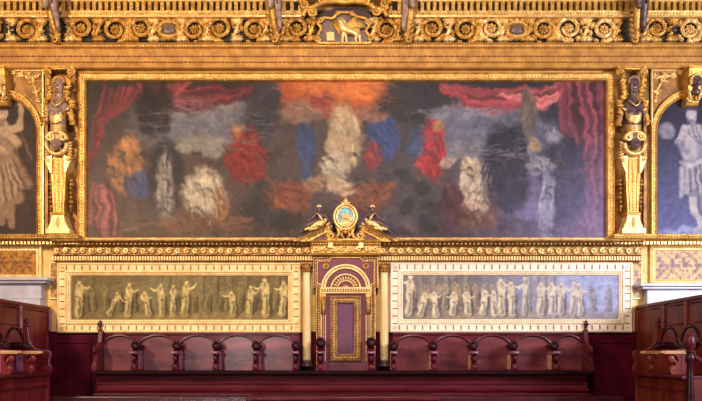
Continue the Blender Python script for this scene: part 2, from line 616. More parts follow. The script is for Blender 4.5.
# ================================================================== CARVED FRIEZE
dF = .12
t = thing('carved_frieze', (0, -dF, Z(43, dF)), 'gilded openwork frieze of spiralling acanthus scrolls on a dark ground', 'frieze')
mb = MB(); mb.box(X(-40), X(740), -.1, 0, Z(44), Z(14))
mb.build('ground', 'umber', t)


def leafring(mb, cx, cz, r, n, ln, w, d, bulge, a0=0.0, skew=.5):
    for i in range(n):
        a = a0 + 2 * PI * i / n
        mb.leaf((cx + r * math.cos(a), cz + r * math.sin(a)),
                (cx + (r + ln) * math.cos(a + skew * ln / max(r, .02) * .4), cz + (r + ln) * math.sin(a + skew * ln / max(r, .02) * .4)), w, d, bulge)


def scroll(px, py, r, hand, rnd):
    mb = MB()
    u = S * K(dF)
    cx, cz = X(px, dF), Z(py, dF)
    sp = spiral(cx, cz, r * u, r * .5 * u, -PI / 2 + rnd.uniform(-.4, .4), 1.3, 36, .14, .18, hand)
    mb.tube(sp, [2.9 * u * (1 - .45 * i / 36) for i in range(37)], 8, .8)
    # a raised rib along the vine, then acanthus lobes
    mb.tube([(x, y - .03, z) for x, y, z in sp], [.7 * u] * 37, 5)
    for i in range(0, 32, 2):
        p = sp[i]
        dx, dz = p[0] - cx, p[2] - cz
        l = math.hypot(dx, dz); dx /= l; dz /= l
        tx, tz = -dz * hand, dx * hand
        ln = (4.2 - .05 * i) * u
        k = .35 if i % 4 == 0 else -.45
        mb.leaf((p[0] - tx * u, p[2] - tz * u), (p[0] + tx * ln + dx * ln * k, p[2] + tz * ln + dz * ln * k), 1.8 * u, .165, .05, 5)
    for i in range(9):
        a = rnd.random() * 6.28
        rr_ = r * u * (1.02 + .18 * rnd.random())
        mb.leaf((cx + rr_ * math.cos(a), cz + max(-12.5 * u, min(12.5 * u, rr_ * math.sin(a)))), (cx + rr_ * 1.0 * math.cos(a + .45), cz + max(-13 * u, min(13 * u, rr_ * 1.0 * math.sin(a + .45)))), 2.0 * u, .14, .06, 5)
    leafring(mb, cx, cz, 1.6 * u, 8, 4.0 * u, 1.5 * u, .15, .05, rnd.random(), .3)
    leafring(mb, cx, cz, .8 * u, 5, 2.6 * u, 1.4 * u, .18, .05, rnd.random(), .2)
    mb.ell((cx, -.225, cz), (1.2 * u, .02, 1.2 * u))
    return mb.build('acanthus_scroll', 'gold' if rnd.random() < .6 else 'gold_bright', t)


rnd = random.Random(3)
SCR = [-8, 28, 82, 116, 141.5, 195, 220, 254.5, 297, 386, 432, 465.5, 491, 543, 568, 603.5, 655.5, 689, 724]
for i, p in enumerate(SCR):
    scroll(p, 29.8 + (1.0 if i % 2 else -.5), 11.6 if p not in (116, 220, 465.5, 568) else 12.4, 1 if i % 2 else -1, rnd)
# sprays of leaves between the scrolls
for p in (42, 70, 99, 129, 154, 182, 208, 237, 266, 284, 312, 374, 399, 418, 449, 478.5, 503, 529, 556, 586, 617, 645, 672, 706, 12):
    mb = MB(); u = S * K(dF); cx = X(p, dF)
    for sz, sgn in ((Z(41, dF), 1), (Z(19.5, dF), -1)):
        for ang in (-1.3, -.85, -.4, .1, .5, .95, 1.4):
            a = sgn * PI / 2 + ang
            mb.leaf((cx, sz - sgn * u), (cx + 7.4 * u * math.cos(a), sz + 7.4 * u * math.sin(a)), 1.7 * u, .14, .05, 5)
        mb.ell((cx, -.17, sz), (1.9 * u, .03, 1.7 * u))
    mb.tube([(cx - 3 * u, -.14, Z(38, dF)), (cx - u, -.16, Z(33, dF)), (cx + u, -.16, Z(27, dF)), (cx + 3 * u, -.14, Z(21, dF))], [1.5 * u, 1.9 * u, 1.9 * u, 1.4 * u], 7)
    for k in range(5):
        sg = 1 if k % 2 else -1
        yy = 37 - k * 3.6
        mb.leaf((cx - 1.5 * u + k * .8 * u, Z(yy, dF)), (cx + sg * 4.6 * u + (k - 2) * .6 * u, Z(yy - 2.5, dF)), 1.5 * u, .15, .05, 5)
    mb.build('leaf_spray', 'gold_bright' if rnd.random() < .5 else 'gold', t)
# oval jewels
for p in (169.5, 516):
    u = S * K(dF); cx, cz = X(p, dF), Z(30.5, dF)
    mb = MB()
    el = [(cx + 8.8 * u * math.copysign(abs(math.cos(a)) ** .7, math.cos(a)), cz + 6.3 * u * math.copysign(abs(math.sin(a)) ** .7, math.sin(a))) for a in [2 * PI * i / 32 for i in range(32)]]
    mb.sweep(el, [(-3.2 * u, .1), (-3.0 * u, .17), (-1.2 * u, .2), (0, .2), (1.3 * u, .17), (1.4 * u, .1)], True, True)
    for sx in (-1, 1):
        mb.tube(spiral(cx + sx * 10.5 * u, cz, 3.2 * u, .8 * u, PI / 2, 1.3, 24, .18, .2, sx), [1.1 * u] * 25, 7)
        for sz in (-1, 1):
            mb.leaf((cx + sx * 2 * u, cz + sz * 8 * u), (cx + sx * 9 * u, cz + sz * 10.6 * u), 2 * u, .15, .04)
    mb.leaf((cx - 3 * u, cz + 9 * u), (cx + 3.5 * u, cz + 9 * u), 2.2 * u, .16, .05)
    mb.leaf((cx - 3 * u, cz - 9 * u), (cx + 3.5 * u, cz - 9 * u), 2.2 * u, .16, .05)
    o = mb.build('oval_frame', 'gold', t)
    m2 = MB(); m2.disc((cx, cz), 8.2 * u, 5.6 * u, .1, .15)
    m2.ell((cx, -.15, cz), (6.8 * u, .02, 4.4 * u))
    m2.build('oval_stone', 'jewel', o)
for p in (14, 673):
    mb = MB(); u = S * K(dF)
    mb.box(X(p - 2.6, dF), X(p + 2.6, dF), -.19, -.1, Z(34, dF), Z(28, dF))
    mb.build('square_boss', 'dark_gap', t)

# ================================================================== ARCHITRAVE
dA = .2
t = thing('gilded_architrave', (0, -dA, Z(68, dA)), 'plain gilded architrave bands between the scroll frieze and the big painting', 'moulding', kind='structure')
mb = MB(); xa, xb = X(-40, dA), X(740, dA)
mb.sweep([(xa, 0), (xb, 0)], [(Z(68.6, .1), .0), (Z(68.6, .12), .12), (Z(67.4, .14), .14), (Z(66.6, .14), .145), (Z(62.5, .14), .145), (Z(61.8, .16), .16),
                              (Z(57.2, .16), .165), (Z(56.4, .18), .18), (Z(49, .18), .185), (Z(48, .2), .2), (Z(46.8, .22), .22), (Z(44.5, .22), .22), (Z(43.2, .24), .24), (Z(42.6, .24), .24), (Z(42.6, .2), .0)])
mb.build('fascia', 'gold_fascia', t)
mb = MB(); mb.beads([(xa, Z(45.8, .22)), (xb, Z(45.8, .22))], 2.6 * S, 1.1 * S, .222); mb.build('bead_row', 'gold_bright', t)
mb = MB()
for i in range(-8, 148):
    p = i * 5.3
    mb.box(X(p, .18), X(p + 2.9, .18), -.192, -.15, Z(56.7, .18), Z(55.5, .18))
mb.build('dash_row', 'slot', t)
mb = MB()
for i in range(-10, 186):
    p = i * 4.1
    mb.box(X(p, .16), X(p + 2.2, .16), -.171, -.13, Z(62.5, .16), Z(61.6, .16))
mb.build('tooth_row', 'slot', t)

# ================================================================== LARGE PAINTING
t = thing('large_painting', (X(346), 0, Z(241)), 'huge dark canvas with red draperies and an orange glow in a beaded gilt frame', 'painting')
dP = .06
cv = Canvas(84, 609, 77, 241, 1.5, (78, 57, 52), 11)
hz = np.clip((cv.gx - 300) / 260, 0, 1)[..., None]; hv = np.clip((cv.gy - 140) / 90, 0, 1)[..., None]
cv.c = cv.c * (1 - hz) + np.array((72, 60, 72)) * hz
cv.c = cv.c * (1 - hz * hv * .8) + np.array((128, 118, 164)) * hz * hv * .8  # lilac window haze towards the lower right, painted into the canvas
cv.wx *= .55; cv.wy *= .55
rp = random.Random(21)
B = cv.blob


cv.c *= (1 - .34 * np.clip((150 - cv.gy) / 60, 0, 1))[..., None]
PATCHES = []


def patch(x, y, rx, ry, col, ang, n, soft=.25, al=.95, w=1.5, L=12, var=.3):
    col = tuple(np.array(col) * .9 + np.mean(col) * .04)
    PATCHES.append((x, y, rx, ry, col, ang, n, L))
    """a patch of loose brushwork: PI/2 = upright strokes"""
    B(x, y, rx, ry, col, al, 0, soft)
    cv.brush(x, y, rx * 1.02, ry * 1.02, col, ang, n, rp, w, L, var, .55)


U = PI / 2
# dusky skies with level brushwork
patch(205, 124, 70, 30, (112, 104, 112), 0, 70, .3, .95, 2.2, 40, .16)
patch(212, 146, 50, 9, (146, 130, 118), 0, 25, .5, .7, 1.6, 34, .15)
patch(190, 110, 46, 7, (134, 122, 122), .05, 20, .6, .6, 1.6, 34, .15)
patch(487, 132, 60, 32, (104, 100, 118), 0, 70, .3, .95, 2.2, 40, .16)
patch(482, 152, 46, 9, (132, 120, 126), 0, 25, .5, .7, 1.6, 34, .15)
patch(462, 112, 40, 6, (130, 122, 136), -.05, 20, .6, .6, 1.6, 30, .15)
# floors
patch(200, 232, 112, 12, (80, 56, 46), 0, 50, .4, .9, 1.8, 40, .25)
patch(500, 232, 110, 12, (72, 54, 64), 0, 50, .4, .9, 1.8, 40, .25)
for x0_ in (150, 285, 405, 560):
    cv.stroke([(x0_, 222), (x0_ + (340 - x0_) * -.25, 239)], 1.6, (150, 118, 98), .5, 2.5)
# orange glow, dark smoky masses
patch(335, 96, 66, 26, (176, 78, 36), .2, 70, .35, 1, 2.4, 24, .2)
patch(345, 88, 44, 12, (214, 112, 50), .1, 40, .5, .8, 2.2, 22, .15)
B(300, 165, 40, 55, (74, 58, 56), .9, .2, .4)
B(398, 165, 38, 48, (68, 56, 60), .95, -.3, .4)
B(262, 112, 18, 36, (58, 46, 50), .97, .1, .3)
B(408, 98, 24, 22, (50, 40, 50), .95, .1, .3)
B(422, 195, 34, 32, (76, 63, 68), .9, .4, .4)
B(268, 212, 32, 22, (42, 33, 36), .9, 0, .4)
for x, y, r in ((402, 172, 11), (418, 186, 12), (432, 206, 13), (408, 206, 12), (426, 222, 12), (262, 186, 12), (276, 216, 12), (256, 140, 11), (270, 96, 10), (258, 118, 10), (396, 112, 10), (414, 116, 10)):
    B(x, y, r, r * .85, (70, 60, 68), .6, .4, .5)
    B(x + 1.5, y + 3, r * .85, r * .65, (44, 36, 44), .75, .4, .4)
# cloth at the upper corners and along the edges
cv.swag(128, 88, 252, 82, 14, 13, 1.15, (124, 38, 42), rp, 1.5)
cv.swag(140, 84, 190, 84, 16, 7, 1.2, (150, 58, 60), rp, 1.2)
for k in range(12):
    x = 150 + k * 7.6
    cv.stroke([(x, 104 + 3 * math.sin(k * .6)), (x, 110 + 3 * math.sin(k * .6))], .9, (140, 62, 56), .7, 1)
for k in range(15):
    f = k / 14
    c = np.array((112, 40, 44)) * rp.choice((.5, .6, .85, 1.0, 1.35)) + 14 * rp.random()
    cv.stroke([(104 + 34 * f, 86), (100 + 30 * f, 112 - 6 * f), (92 + 20 * f, 142 - 26 * f), (88 + 12 * f, 176 - 50 * f)], 1.5, np.clip(c, 0, 255), .85, 1.8)
for k in range(14):
    f = k / 13
    c = np.array((150, 76, 78)) * rp.choice((.5, .7, .9, 1.1, 1.3)) + 10 * rp.random()
    cv.stroke([(89 + 24 * f, 184 + 2 * f), (88 + 27 * f, 200), (88 + 30 * f, 218 + 6 * f), (87 + 30 * f, 226 + 10 * f)], 1.4, np.clip(c, 0, 255), .85, 1.8)
patch(150, 112, 14, 26, (38, 26, 29), U, 16, .25, .9, 2, 18, .3)
patch(165, 110, 8, 24, (46, 32, 33), U, 12, .3, .9, 1.6, 16, .3)
cv.swag(440, 84, 566, 84, 13, 13, 1.2, (150, 56, 62), rp, 1.5)
cv.swag(500, 92, 572, 80, 12, 8, 1.3, (190, 98, 98), rp, 1.2)
for k in range(12):
    x = 452 + k * 7.4
    cv.stroke([(x, 102 + 6 * math.sin(k * .3)), (x, 109 + 6 * math.sin(k * .3))], .9, (150, 74, 76), .7, 1)
for k in range(18):
    f = k / 17
    c = np.array((140, 56, 68)) * rp.choice((.5, .6, .85, 1.0, 1.3)) + 14 * rp.random()
    sh = np.array((96, 56, 84))
    pts = [(556 + 50 * f, 82), (562 + 44 * f, 112), (566 + 40 * f, 150), (570 + 36 * f, 190), (572 + 34 * f, 237)]
    for i, (a_, b_) in enumerate(zip(pts, pts[1:])):
        cc = np.clip(c * (1 - .12 * i) + sh * .1 * i, 0, 255)
        cv.capsule(a_[0], a_[1], b_[0], b_[1], 1.6, 1.6, cc, .85, 1.8)
# patches of colour across the middle
patch(126, 166, 16, 29, (172, 112, 70), 1.3, 40, .25, .9, 1.7, 14, .25)
patch(139, 184, 11, 14, (58, 66, 108), 1.2, 20, .25, .9, 1.5, 12, .3)
patch(166, 178, 17, 40, (44, 35, 40), U, 36, .25, .95, 1.8, 20, .35)
patch(166, 190, 9, 36, (150, 134, 124), U, 34, .3, .85, 1.4, 20, .25)
patch(205, 198, 21, 28, (196, 174, 146), 1.35, 60, .22, .95, 1.5, 16, .22)
patch(206, 180, 7, 9, (214, 190, 158), 1.2, 12, .4, .8, 1.3, 8, .15)
patch(206, 223, 48, 9, (108, 68, 44), .15, 50, .35, .9, 1.6, 22, .3)
patch(219, 207, 6, 20, (140, 88, 50), 1.3, 16, .3, .85, 1.4, 14, .3)
patch(246, 156, 21, 25, (128, 34, 30), 1.0, 50, .2, .98, 1.7, 18, .35)
patch(238, 133, 5, 6, (176, 118, 76), .4, 6, .4, .8, 1.2, 6, .2)
patch(306, 150, 9, 30, (54, 66, 108), 1.2, 30, .25, .95, 1.5, 16, .3)
patch(301, 112, 21, 8, (140, 102, 86), .4, 22, .35, .85, 1.5, 14, .25)
patch(322, 103, 14, 9, (150, 60, 52), .5, 18, .3, .85, 1.5, 10, .3)
patch(344, 138, 17, 32, (180, 148, 114), 1.2, 60, .25, .95, 1.7, 16, .2)
patch(336, 166, 13, 14, (186, 164, 140), .9, 26, .3, .9, 1.4, 12, .22)
patch(382, 138, 17, 24, (54, 64, 112), 1.0, 44, .22, .95, 1.6, 18, .3)
patch(372, 156, 8, 14, (142, 46, 50), 1.1, 18, .3, .9, 1.4, 12, .3)
patch(372, 113, 18, 8, (146, 92, 76), -.4, 20, .35, .85, 1.5, 14, .25)
patch(392, 104, 14, 8, (60, 46, 48), -.4, 16, .35, .85, 1.5, 14, .25)
patch(316, 184, 15, 7, (170, 122, 92), .5, 18, .35, .85, 1.4, 12, .2)
patch(288, 195, 24, 15, (122, 62, 42), .5, 44, .25, .92, 1.7, 16, .3)
patch(365, 195, 25, 13, (128, 68, 52), -.3, 44, .25, .92, 1.7, 16, .3)
patch(340, 186, 12, 8, (196, 160, 130), .2, 14, .35, .8, 1.4, 10, .2)
patch(432, 150, 14, 29, (172, 48, 56), 1.35, 48, .2, 1, 1.5, 18, .3)
patch(417, 144, 8, 14, (62, 80, 116), 1.9, 16, .3, .8, 1.4, 12, .25)
patch(437, 126, 5, 6, (186, 130, 90), .4, 6, .4, .8, 1.2, 6, .2)
patch(446, 164, 8, 5, (190, 158, 138), -.9, 8, .4, .7, 1.2, 10, .2)
patch(476, 206, 26, 24, (116, 68, 48), 1.0, 50, .25, .95, 1.7, 18, .35)
patch(477, 186, 16, 25, (196, 170, 140), 1.85, 52, .22, .95, 1.5, 16, .22)
patch(467, 166, 6, 8, (204, 172, 134), 1.2, 10, .4, .8, 1.3, 8, .15)
patch(452, 206, 12, 22, (78, 40, 48), 1.4, 24, .3, .85, 1.6, 16, .3)
patch(505, 170, 23, 46, (42, 37, 48), 1.45, 50, .2, .97, 1.8, 22, .35)
patch(527, 116, 8, 26, (112, 90, 80), U, 20, .25, .9, 1.5, 14, .25)
patch(562, 182, 24, 46, (48, 43, 58), 1.5, 50, .22, .96, 1.8, 22, .35)
patch(546, 206, 8, 30, (158, 148, 160), 1.65, 32, .28, .92, 1.4, 20, .2)
patch(540, 166, 13, 9, (144, 130, 132), .5, 18, .3, .85, 1.4, 12, .25)
patch(534, 145, 6, 6, (182, 142, 96), .5, 8, .4, .85, 1.2, 7, .2)
patch(553, 135, 8, 6, (158, 148, 156), 1.2, 10, .4, .6, 1.1, 8, .2)
cv.blur(3)
cv.warp(6, 22, 301)
cv.warp(2.6, 6, 333)
for (x, y, rx, ry, col, ang, n, L) in PATCHES:
    if rx > 40: L = L * .7
    big = rx > 40
    cv.brush(x, y, rx, ry, col, ang, int(n * .8), rp, .9 if big else .75, L * .8, .14 if big else .42, .35 if big else .42)
for k in range(260):   # fine dark and warm touches over the shadowed ground
    x, y = rp.uniform(90, 604), rp.uniform(150, 236)
    c = rp.choice(((34, 24, 26), (84, 62, 58), (104, 74, 60), (40, 30, 36), (74, 58, 70)))
    a = rp.uniform(-.6, .6); l = rp.uniform(2, 8)
    cv.stroke([(x, y), (x + l * math.cos(a), y + l * math.sin(a)), (x + 2 * l * math.cos(a + .5), y + 2 * l * math.sin(a + .5))], rp.uniform(.7, 1.8), c, .35, 1.6)
cv.warp(1.2, 4, 377)
for _h, _c in ((np.clip((cv.gx - 440) / 150, 0, 1) * np.clip((cv.gy - 120) / 110, 0, 1) * .62, (134, 124, 176)), (np.clip((330 - cv.gx) / 160, 0, 1) * np.clip((cv.gy - 150) / 80, 0, 1) * .25, (150, 118, 100))):  # lower-right window haze painted over the patches; warm brown wash lower left
    cv.put(_h, _c)
cv.grain(.16, 8)
cv.mesh('canvas', dP, t, 'oil_paint', .72)
x0, x1, z0, z1 = X(78, .1), X(614.5, .1), Z(245.5, .1), Z(72.6, .1)
u = S
mb = MB()
mb.sweep(rect(x0, x1, z0, z1), [(0, 0), (0, .11), (.8 * u, .14), (2 * u, .15), (2.4 * u, .13), (5.4 * u, .12), (5.8 * u, .14), (6.8 * u, .14), (7.6 * u, .11), (8.2 * u, .075), (8.6 * u, .0)], True)
f = mb.build('frame', 'gold', t)
mb = MB()
q = rect(x0 + 3.9 * u, x1 - 3.9 * u, z0 + 3.9 * u, z1 - 3.9 * u)
mb.beads(q + [q[0]], 3.3 * u, 1.45 * u, .122)
q = rect(x0 + 7.3 * u, x1 - 7.3 * u, z0 + 7.3 * u, z1 - 7.3 * u)
mb.beads(q + [q[0]], 2.0 * u, .7 * u, .12)
mb.build('bead_moulding', 'gold_bright', f)

# ================================================================== LOWER ENTABLATURE (running scroll)
def running_scroll(mb, x0, x1, py, d, step, amp, u):
    n = int((x1 - x0) / step)
    for i in range(n):
        p = x0 + (i + .5) * (x1 - x0) / n
        cx, cz = X(p, d), Z(py, d)
        sg = 1 if i % 2 else -1
        mb.tube(spiral(cx, cz, amp * u, .5 * u, -sg * PI * .5 + PI, 1.15, 16, d + .01, d + .02, sg), [.95 * u] * 17, 6)
        mb.tube([(cx - step * .5 * u, -d - .01, cz - sg * amp * .7 * u), (cx - step * .2 * u, -d - .02, cz - sg * amp * .2 * u), (cx, -d - .02, cz + sg * amp * .9 * u), (cx + step * .5 * u, -d - .01, cz + sg * amp * .7 * u)], [.7 * u] * 4, 6)


def entab(px0, px1, name, label, y=239.0):
    d0 = .24
    t = thing(name, (X((px0 + px1) / 2), -d0, Z(262)), label, 'cornice', kind='structure')
    a = MB(); u = S
    xa, xb = X(px0, .2), X(px1, .2)
    a.sweep([(xa, 0), (xb, 0)], [(Z(262.4, .1), 0), (Z(262.4, .1), .1), (Z(260.6, .12), .13), (Z(256.2, .12), .13), (Z(255.4, .14), .16), (Z(254.9, .12), .12), (Z(246.6, .12), .12),
                                 (Z(246, .16), .17), (Z(245.2, .17), .18), (Z(242.4, .18), .2), (Z(242, .22), .25), (Z(240.6, .25), .27), (Z(239.6, .26), .27), (Z(239.4, .2), 0)])
    a.build('moulding', 'gold_deep', t)
    a = MB()
    n = int((px1 - px0) / 2.7)
    for i in range(n):
        p = px0 + (i + .5) * (px1 - px0) / n
        a.box(X(p - .75, .13), X(p + .75, .13), -.15, -.12, Z(260.4, .13), Z(256.6, .13))
    a.build('dentil_row', 'gold_pale', t)
    a = MB(); running_scroll(a, px0 + 1, px1 - 1, 250.8, .125, 8.5, 2.9, u); a.build('scroll_relief', 'gold_bright', t)
    a = MB(); a.beads([(xa, Z(243.9, .19)), (xb, Z(243.9, .19))], 4.2 * u, 1.25 * u, .205); a.build('bead_row', 'gold', t)
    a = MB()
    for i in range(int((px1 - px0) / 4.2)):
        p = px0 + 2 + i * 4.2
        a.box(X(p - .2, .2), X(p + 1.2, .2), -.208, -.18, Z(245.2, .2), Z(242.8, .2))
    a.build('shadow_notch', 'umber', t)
    return t


entab(52, 313, 'scroll_cornice', 'gilded cornice with running scroll above the warm brown narrow painting')
entab(378, 643, 'scroll_cornice', 'gilded cornice with running scroll above the bluish grey narrow painting')
# centre break forward over the throne
t = thing('throne_cornice', (X(346), -.3, Z(254)), 'short gilded cornice carrying the broken pediment over the throne back', 'cornice', kind='structure')
a = MB()
a.sweep([(X(311, .3), 0), (X(381, .3), 0)], [(Z(254.5, .3), 0), (Z(254.5, .3), .24), (Z(252.6, .3), .26), (Z(252, .3), .24), (Z(245, .3), .24), (Z(244.4, .3), .28), (Z(242.6, .3), .3), (Z(242, .3), .34), (Z(240.4, .3), .35), (Z(240, .3), 0)])
a.build('moulding', 'gold', t)
a = MB(); running_scroll(a, 312, 380, 248.8, .245, 8.5, 2.6, S); a.build('scroll_relief', 'gold_bright', t)
a = MB()
for p in (330.5, 361):
    a.box(X(p - 2.4, .3), X(p + 2.4, .3), -.31, -.2, Z(248, .3), Z(240.5, .3))
a.build('bracket', 'gold_bright', t, .004)
a = MB(); a.beads([(X(311, .3), Z(243.6, .3)), (X(381, .3), Z(243.6, .3))], 2.6 * S, .9 * S, .295); a.build('bead_row', 'gold_bright', t)

# ================================================================== BROKEN PEDIMENT
M = 345.8


def pediment():
    d = .3
    t = thing('broken_pediment', (X(M, d), -d, Z(240, d)), 'gilded broken pediment with two sloping halves and a plum-coloured tympanum', 'pediment')
    u = S * K(d)
    for sg in (-1, 1):
        q = lambda px, py: (X(M + sg * (M - px), d), Z(py, d))
        a = MB()
        a.prism([q(297, 240.5), q(330, 226), q(330, 240.5)], .17, .26)
        a.build('tympanum', 'throne_purple', t)
        path = [q(293, 241), q(329.5, 222.3)]
        a = MB()
        a.prism([q(293, 241.2), q(329.8, 222.2), q(329.8, 224.2), q(297, 241.2)], .17, .315)
        a.prism([q(297, 241.2), q(329.6, 224.2), q(329.6, 229.2), q(306.5, 241.2)], .17, .275)
        a.prism([q(306.5, 241.2), q(329.6, 229.2), q(329.6, 230.6), q(309.2, 241.2)], .17, .29)
        rk = a.build('raking_cornice', 'gold', t, .004)
        p0, p1 = Vector(path[0]), Vector(path[1])
        dr = (p1 - p0).normalized(); nn = Vector((dr.y, -dr.x)) * (1 if dr.x > 0 else -1)
        a = MB()
        for k in range(9):
            c = p0 + dr * ((k + 2.2) * 4.0 * u) + nn * 4.4 * u
            a.ell((c.x, -.28, c.y), (1.2 * u, .018, 1.2 * u), None, 1)
        a.beads([p0 + dr * 5 * u + nn * 2.2 * u, p1 + nn * 2.2 * u], 2 * u, .6 * u, .285)
        a.build('bead_row', 'gold_bright', rk)
        # carved block at the cut end of the pediment half
        a = MB(); a.prism([q(326, 229.5), q(331, 227), q(331, 240.5), q(326, 240.5)], .17, .27)
        a.build('end_block', 'gold_deep', t, .005)
    a = MB(); a.box(X(328, d), X(364, d), -.22, -.17, Z(240.4, d), Z(232, d)); a.build('plinth_block', 'throne_purple', t)


pediment()


def recliner(sg, label):
    """bronze figure seated on the slope, legs running down towards the outer end"""
    d = .36
    u = S * K(d)
    P = lambda px, py, dd=0: (X(M + sg * (M - px), d), -(d + dd), Z(py, d))
    t = thing('reclining_statue', P(318, 230), label, 'statue')
    mb = MB()
    V = [P(322, 222.5, .0), P(321.2, 217.5, .01), P(320, 213.2, .0), P(319.6, 211.2, .0), P(319.2, 208.6, .0), P(319, 206.6, .0),
         P(316, 213.8, .05), P(312.5, 219, .08), P(308, 222.5, .1),
         P(323.6, 213.8, -.02), P(326.4, 217.5, -.01), P(328.2, 221.5, .0),
         P(315, 222.5, .08), P(308, 226.0, .09), P(303.4, 231.5, .06), P(299.5, 233.8, .08),
         P(314, 226.5, .02), P(306, 231.5, .02), P(299.5, 236.6, .02), P(296.5, 237.6, .04)]
    E = [(0, 1), (1, 2), (2, 3), (3, 4), (4, 5), (2, 6), (6, 7), (7, 8), (2, 9), (9, 10), (10, 11), (0, 12), (12, 13), (13, 14), (14, 15), (0, 16), (16, 17), (17, 18), (18, 19)]
    R = [3.0, 3.0, 2.8, 1.3, 2.1, 1.8, 1.7, 1.3, 1.0, 1.7, 1.35, 1.0, 2.2, 1.7, 1.2, .9, 2.2, 1.7, 1.1, .9]
    skin_mesh(mb, V, E, [(r * u * .92, r * u * .85) for r in R])
    # face
    hx, hy, hz = P(319.1, 207.6, 0)
    s = -sg
    mb.ell((hx - .2 * u, hy - 1.9 * u, hz - .2 * u), (.4 * u, .6 * u, .7 * u), None, 1)
    mb.build('body', 'bronze_dark', t)
    mb = MB()
    mb.ell((hx, hy + .3 * u, hz + 1.0 * u), (2.1 * u, 2.1 * u, 1.5 * u))
    for k in range(7):
        a = k * PI / 6
        mb.ell((hx + 1.9 * u * math.cos(a), hy - .8 * u, hz + .5 * u + 1.7 * u * math.sin(a)), (.75 * u,) * 3, None, 1)
    mb.build('hair', 'gold_pale', t)
    mb = MB()
    for k, (ax, ay, bx, by, r0, r1) in enumerate(((325, 222.5, 313, 226.5, 2.0, 2.6), (323, 224.5, 308, 230, 2.2, 2.0), (318, 224, 305, 231.5, 1.6, 1.3), (321, 226.5, 310, 231.5, 1.5, 1.4), (326, 220, 322, 226, 1.5, 1.8))):
        pts = [P(ax + (bx - ax) * i / 6, ay + (by - ay) * i / 6 + .5 * math.sin(i * 1.6 + k), .09 + .02 * math.sin(i + k)) for i in range(7)]
        mb.tube(pts, [(r0 + (r1 - r0) * i / 6) * u for i in range(7)], 8)
    mb.tube([P(318, 214.5, .07), P(320.5, 218, .08), P(323, 222, .06)], [.8 * u, 1.0 * u, 1.1 * u], 7)
    mb.build('drapery', 'gold_bright', t)


recliner(1, 'bronze reclining statue with gilt drapery, its feet pointing to the warm brown narrow painting')
recliner(-1, 'bronze reclining statue with gilt drapery, its feet pointing to the bluish grey narrow painting')


def lion(mb, cx, cz, d, u, flip=1, v=None):
    """winged lion walking, in relief; u, v = metres per unit across and up"""
    v = v or u
    P = lambda x, z, y=0.0: (cx + flip * x * u, -(d + y * u), cz + z * v)
    V = [P(6, 1, 1), P(0, 1, 1.4), P(-5, 2, 1.4), P(-6.8, 5, 2.2), P(-8.0, 7.2, 3.0), P(-10.4, 6.5, 4),
         P(-5.5, -2, 2), P(-6, -6.5, 2), P(-7.6, -7.2, 2.2), P(-3, -2, .6), P(-2, -6.5, .6), P(-3.4, -7.2, .8),
         P(7, -2, 2), P(5.8, -4.5, 2), P(6.6, -6.8, 2), P(5.2, -7.3, 2), P(9, -2.2, .6), P(9.6, -4.5, .6), P(10.2, -6.8, .6), P(8.8, -7.3, .6),
         P(9, 2.5, 1), P(11.5, 5, 1), P(12.5, 3, 1)]
    E = [(0, 1), (1, 2), (2, 3), (3, 4), (4, 5), (2, 6), (6, 7), (7, 8), (2, 9), (9, 10), (10, 11), (0, 12), (12, 13), (13, 14), (14, 15), (0, 16), (16, 17), (17, 18), (18, 19), (0, 20), (20, 21), (21, 22)]
    R = [2.4, 2.2, 2.8, 2.6, 2.2, 1.2, 1.3, .9, .8, 1.2, .85, .8, 1.5, 1.05, .75, .8, 1.3, 1.0, .75, .8, .5, .45, .7]
    skin_mesh(mb, V, E, [r * u for r in R], 2)
    for k in range(13):    # mane
        a = -1.2 + k * .42
        mb.ell(P(-6.0 + 2.6 * math.cos(a), 5.6 + 2.5 * math.sin(a), 1.4), (1.5 * u, 1.5 * u, 1.7 * u), None, 1)
    for k in (-1, 1):
        mb.ell(P(-7.6 + k * 1.2, 9.2, 2.6), (.6 * u, .6 * u, .8 * u), None, 1)


def wing(mb, cx, cz, d, u, flip=1):
    for k in range(7):
        a = 1.05 - k * .16
        L = 11.5 - k * .9
        mb.leaf((cx + flip * (-3 + k * .5) * u, cz + (3 - k * .3) * u), (cx + flip * (-3 + k * .5 + L * math.cos(a)) * u, cz + (3 - k * .3 + L * math.sin(a)) * u), 1.2 * u, d + k * .002, .7 * u + .004, 6)


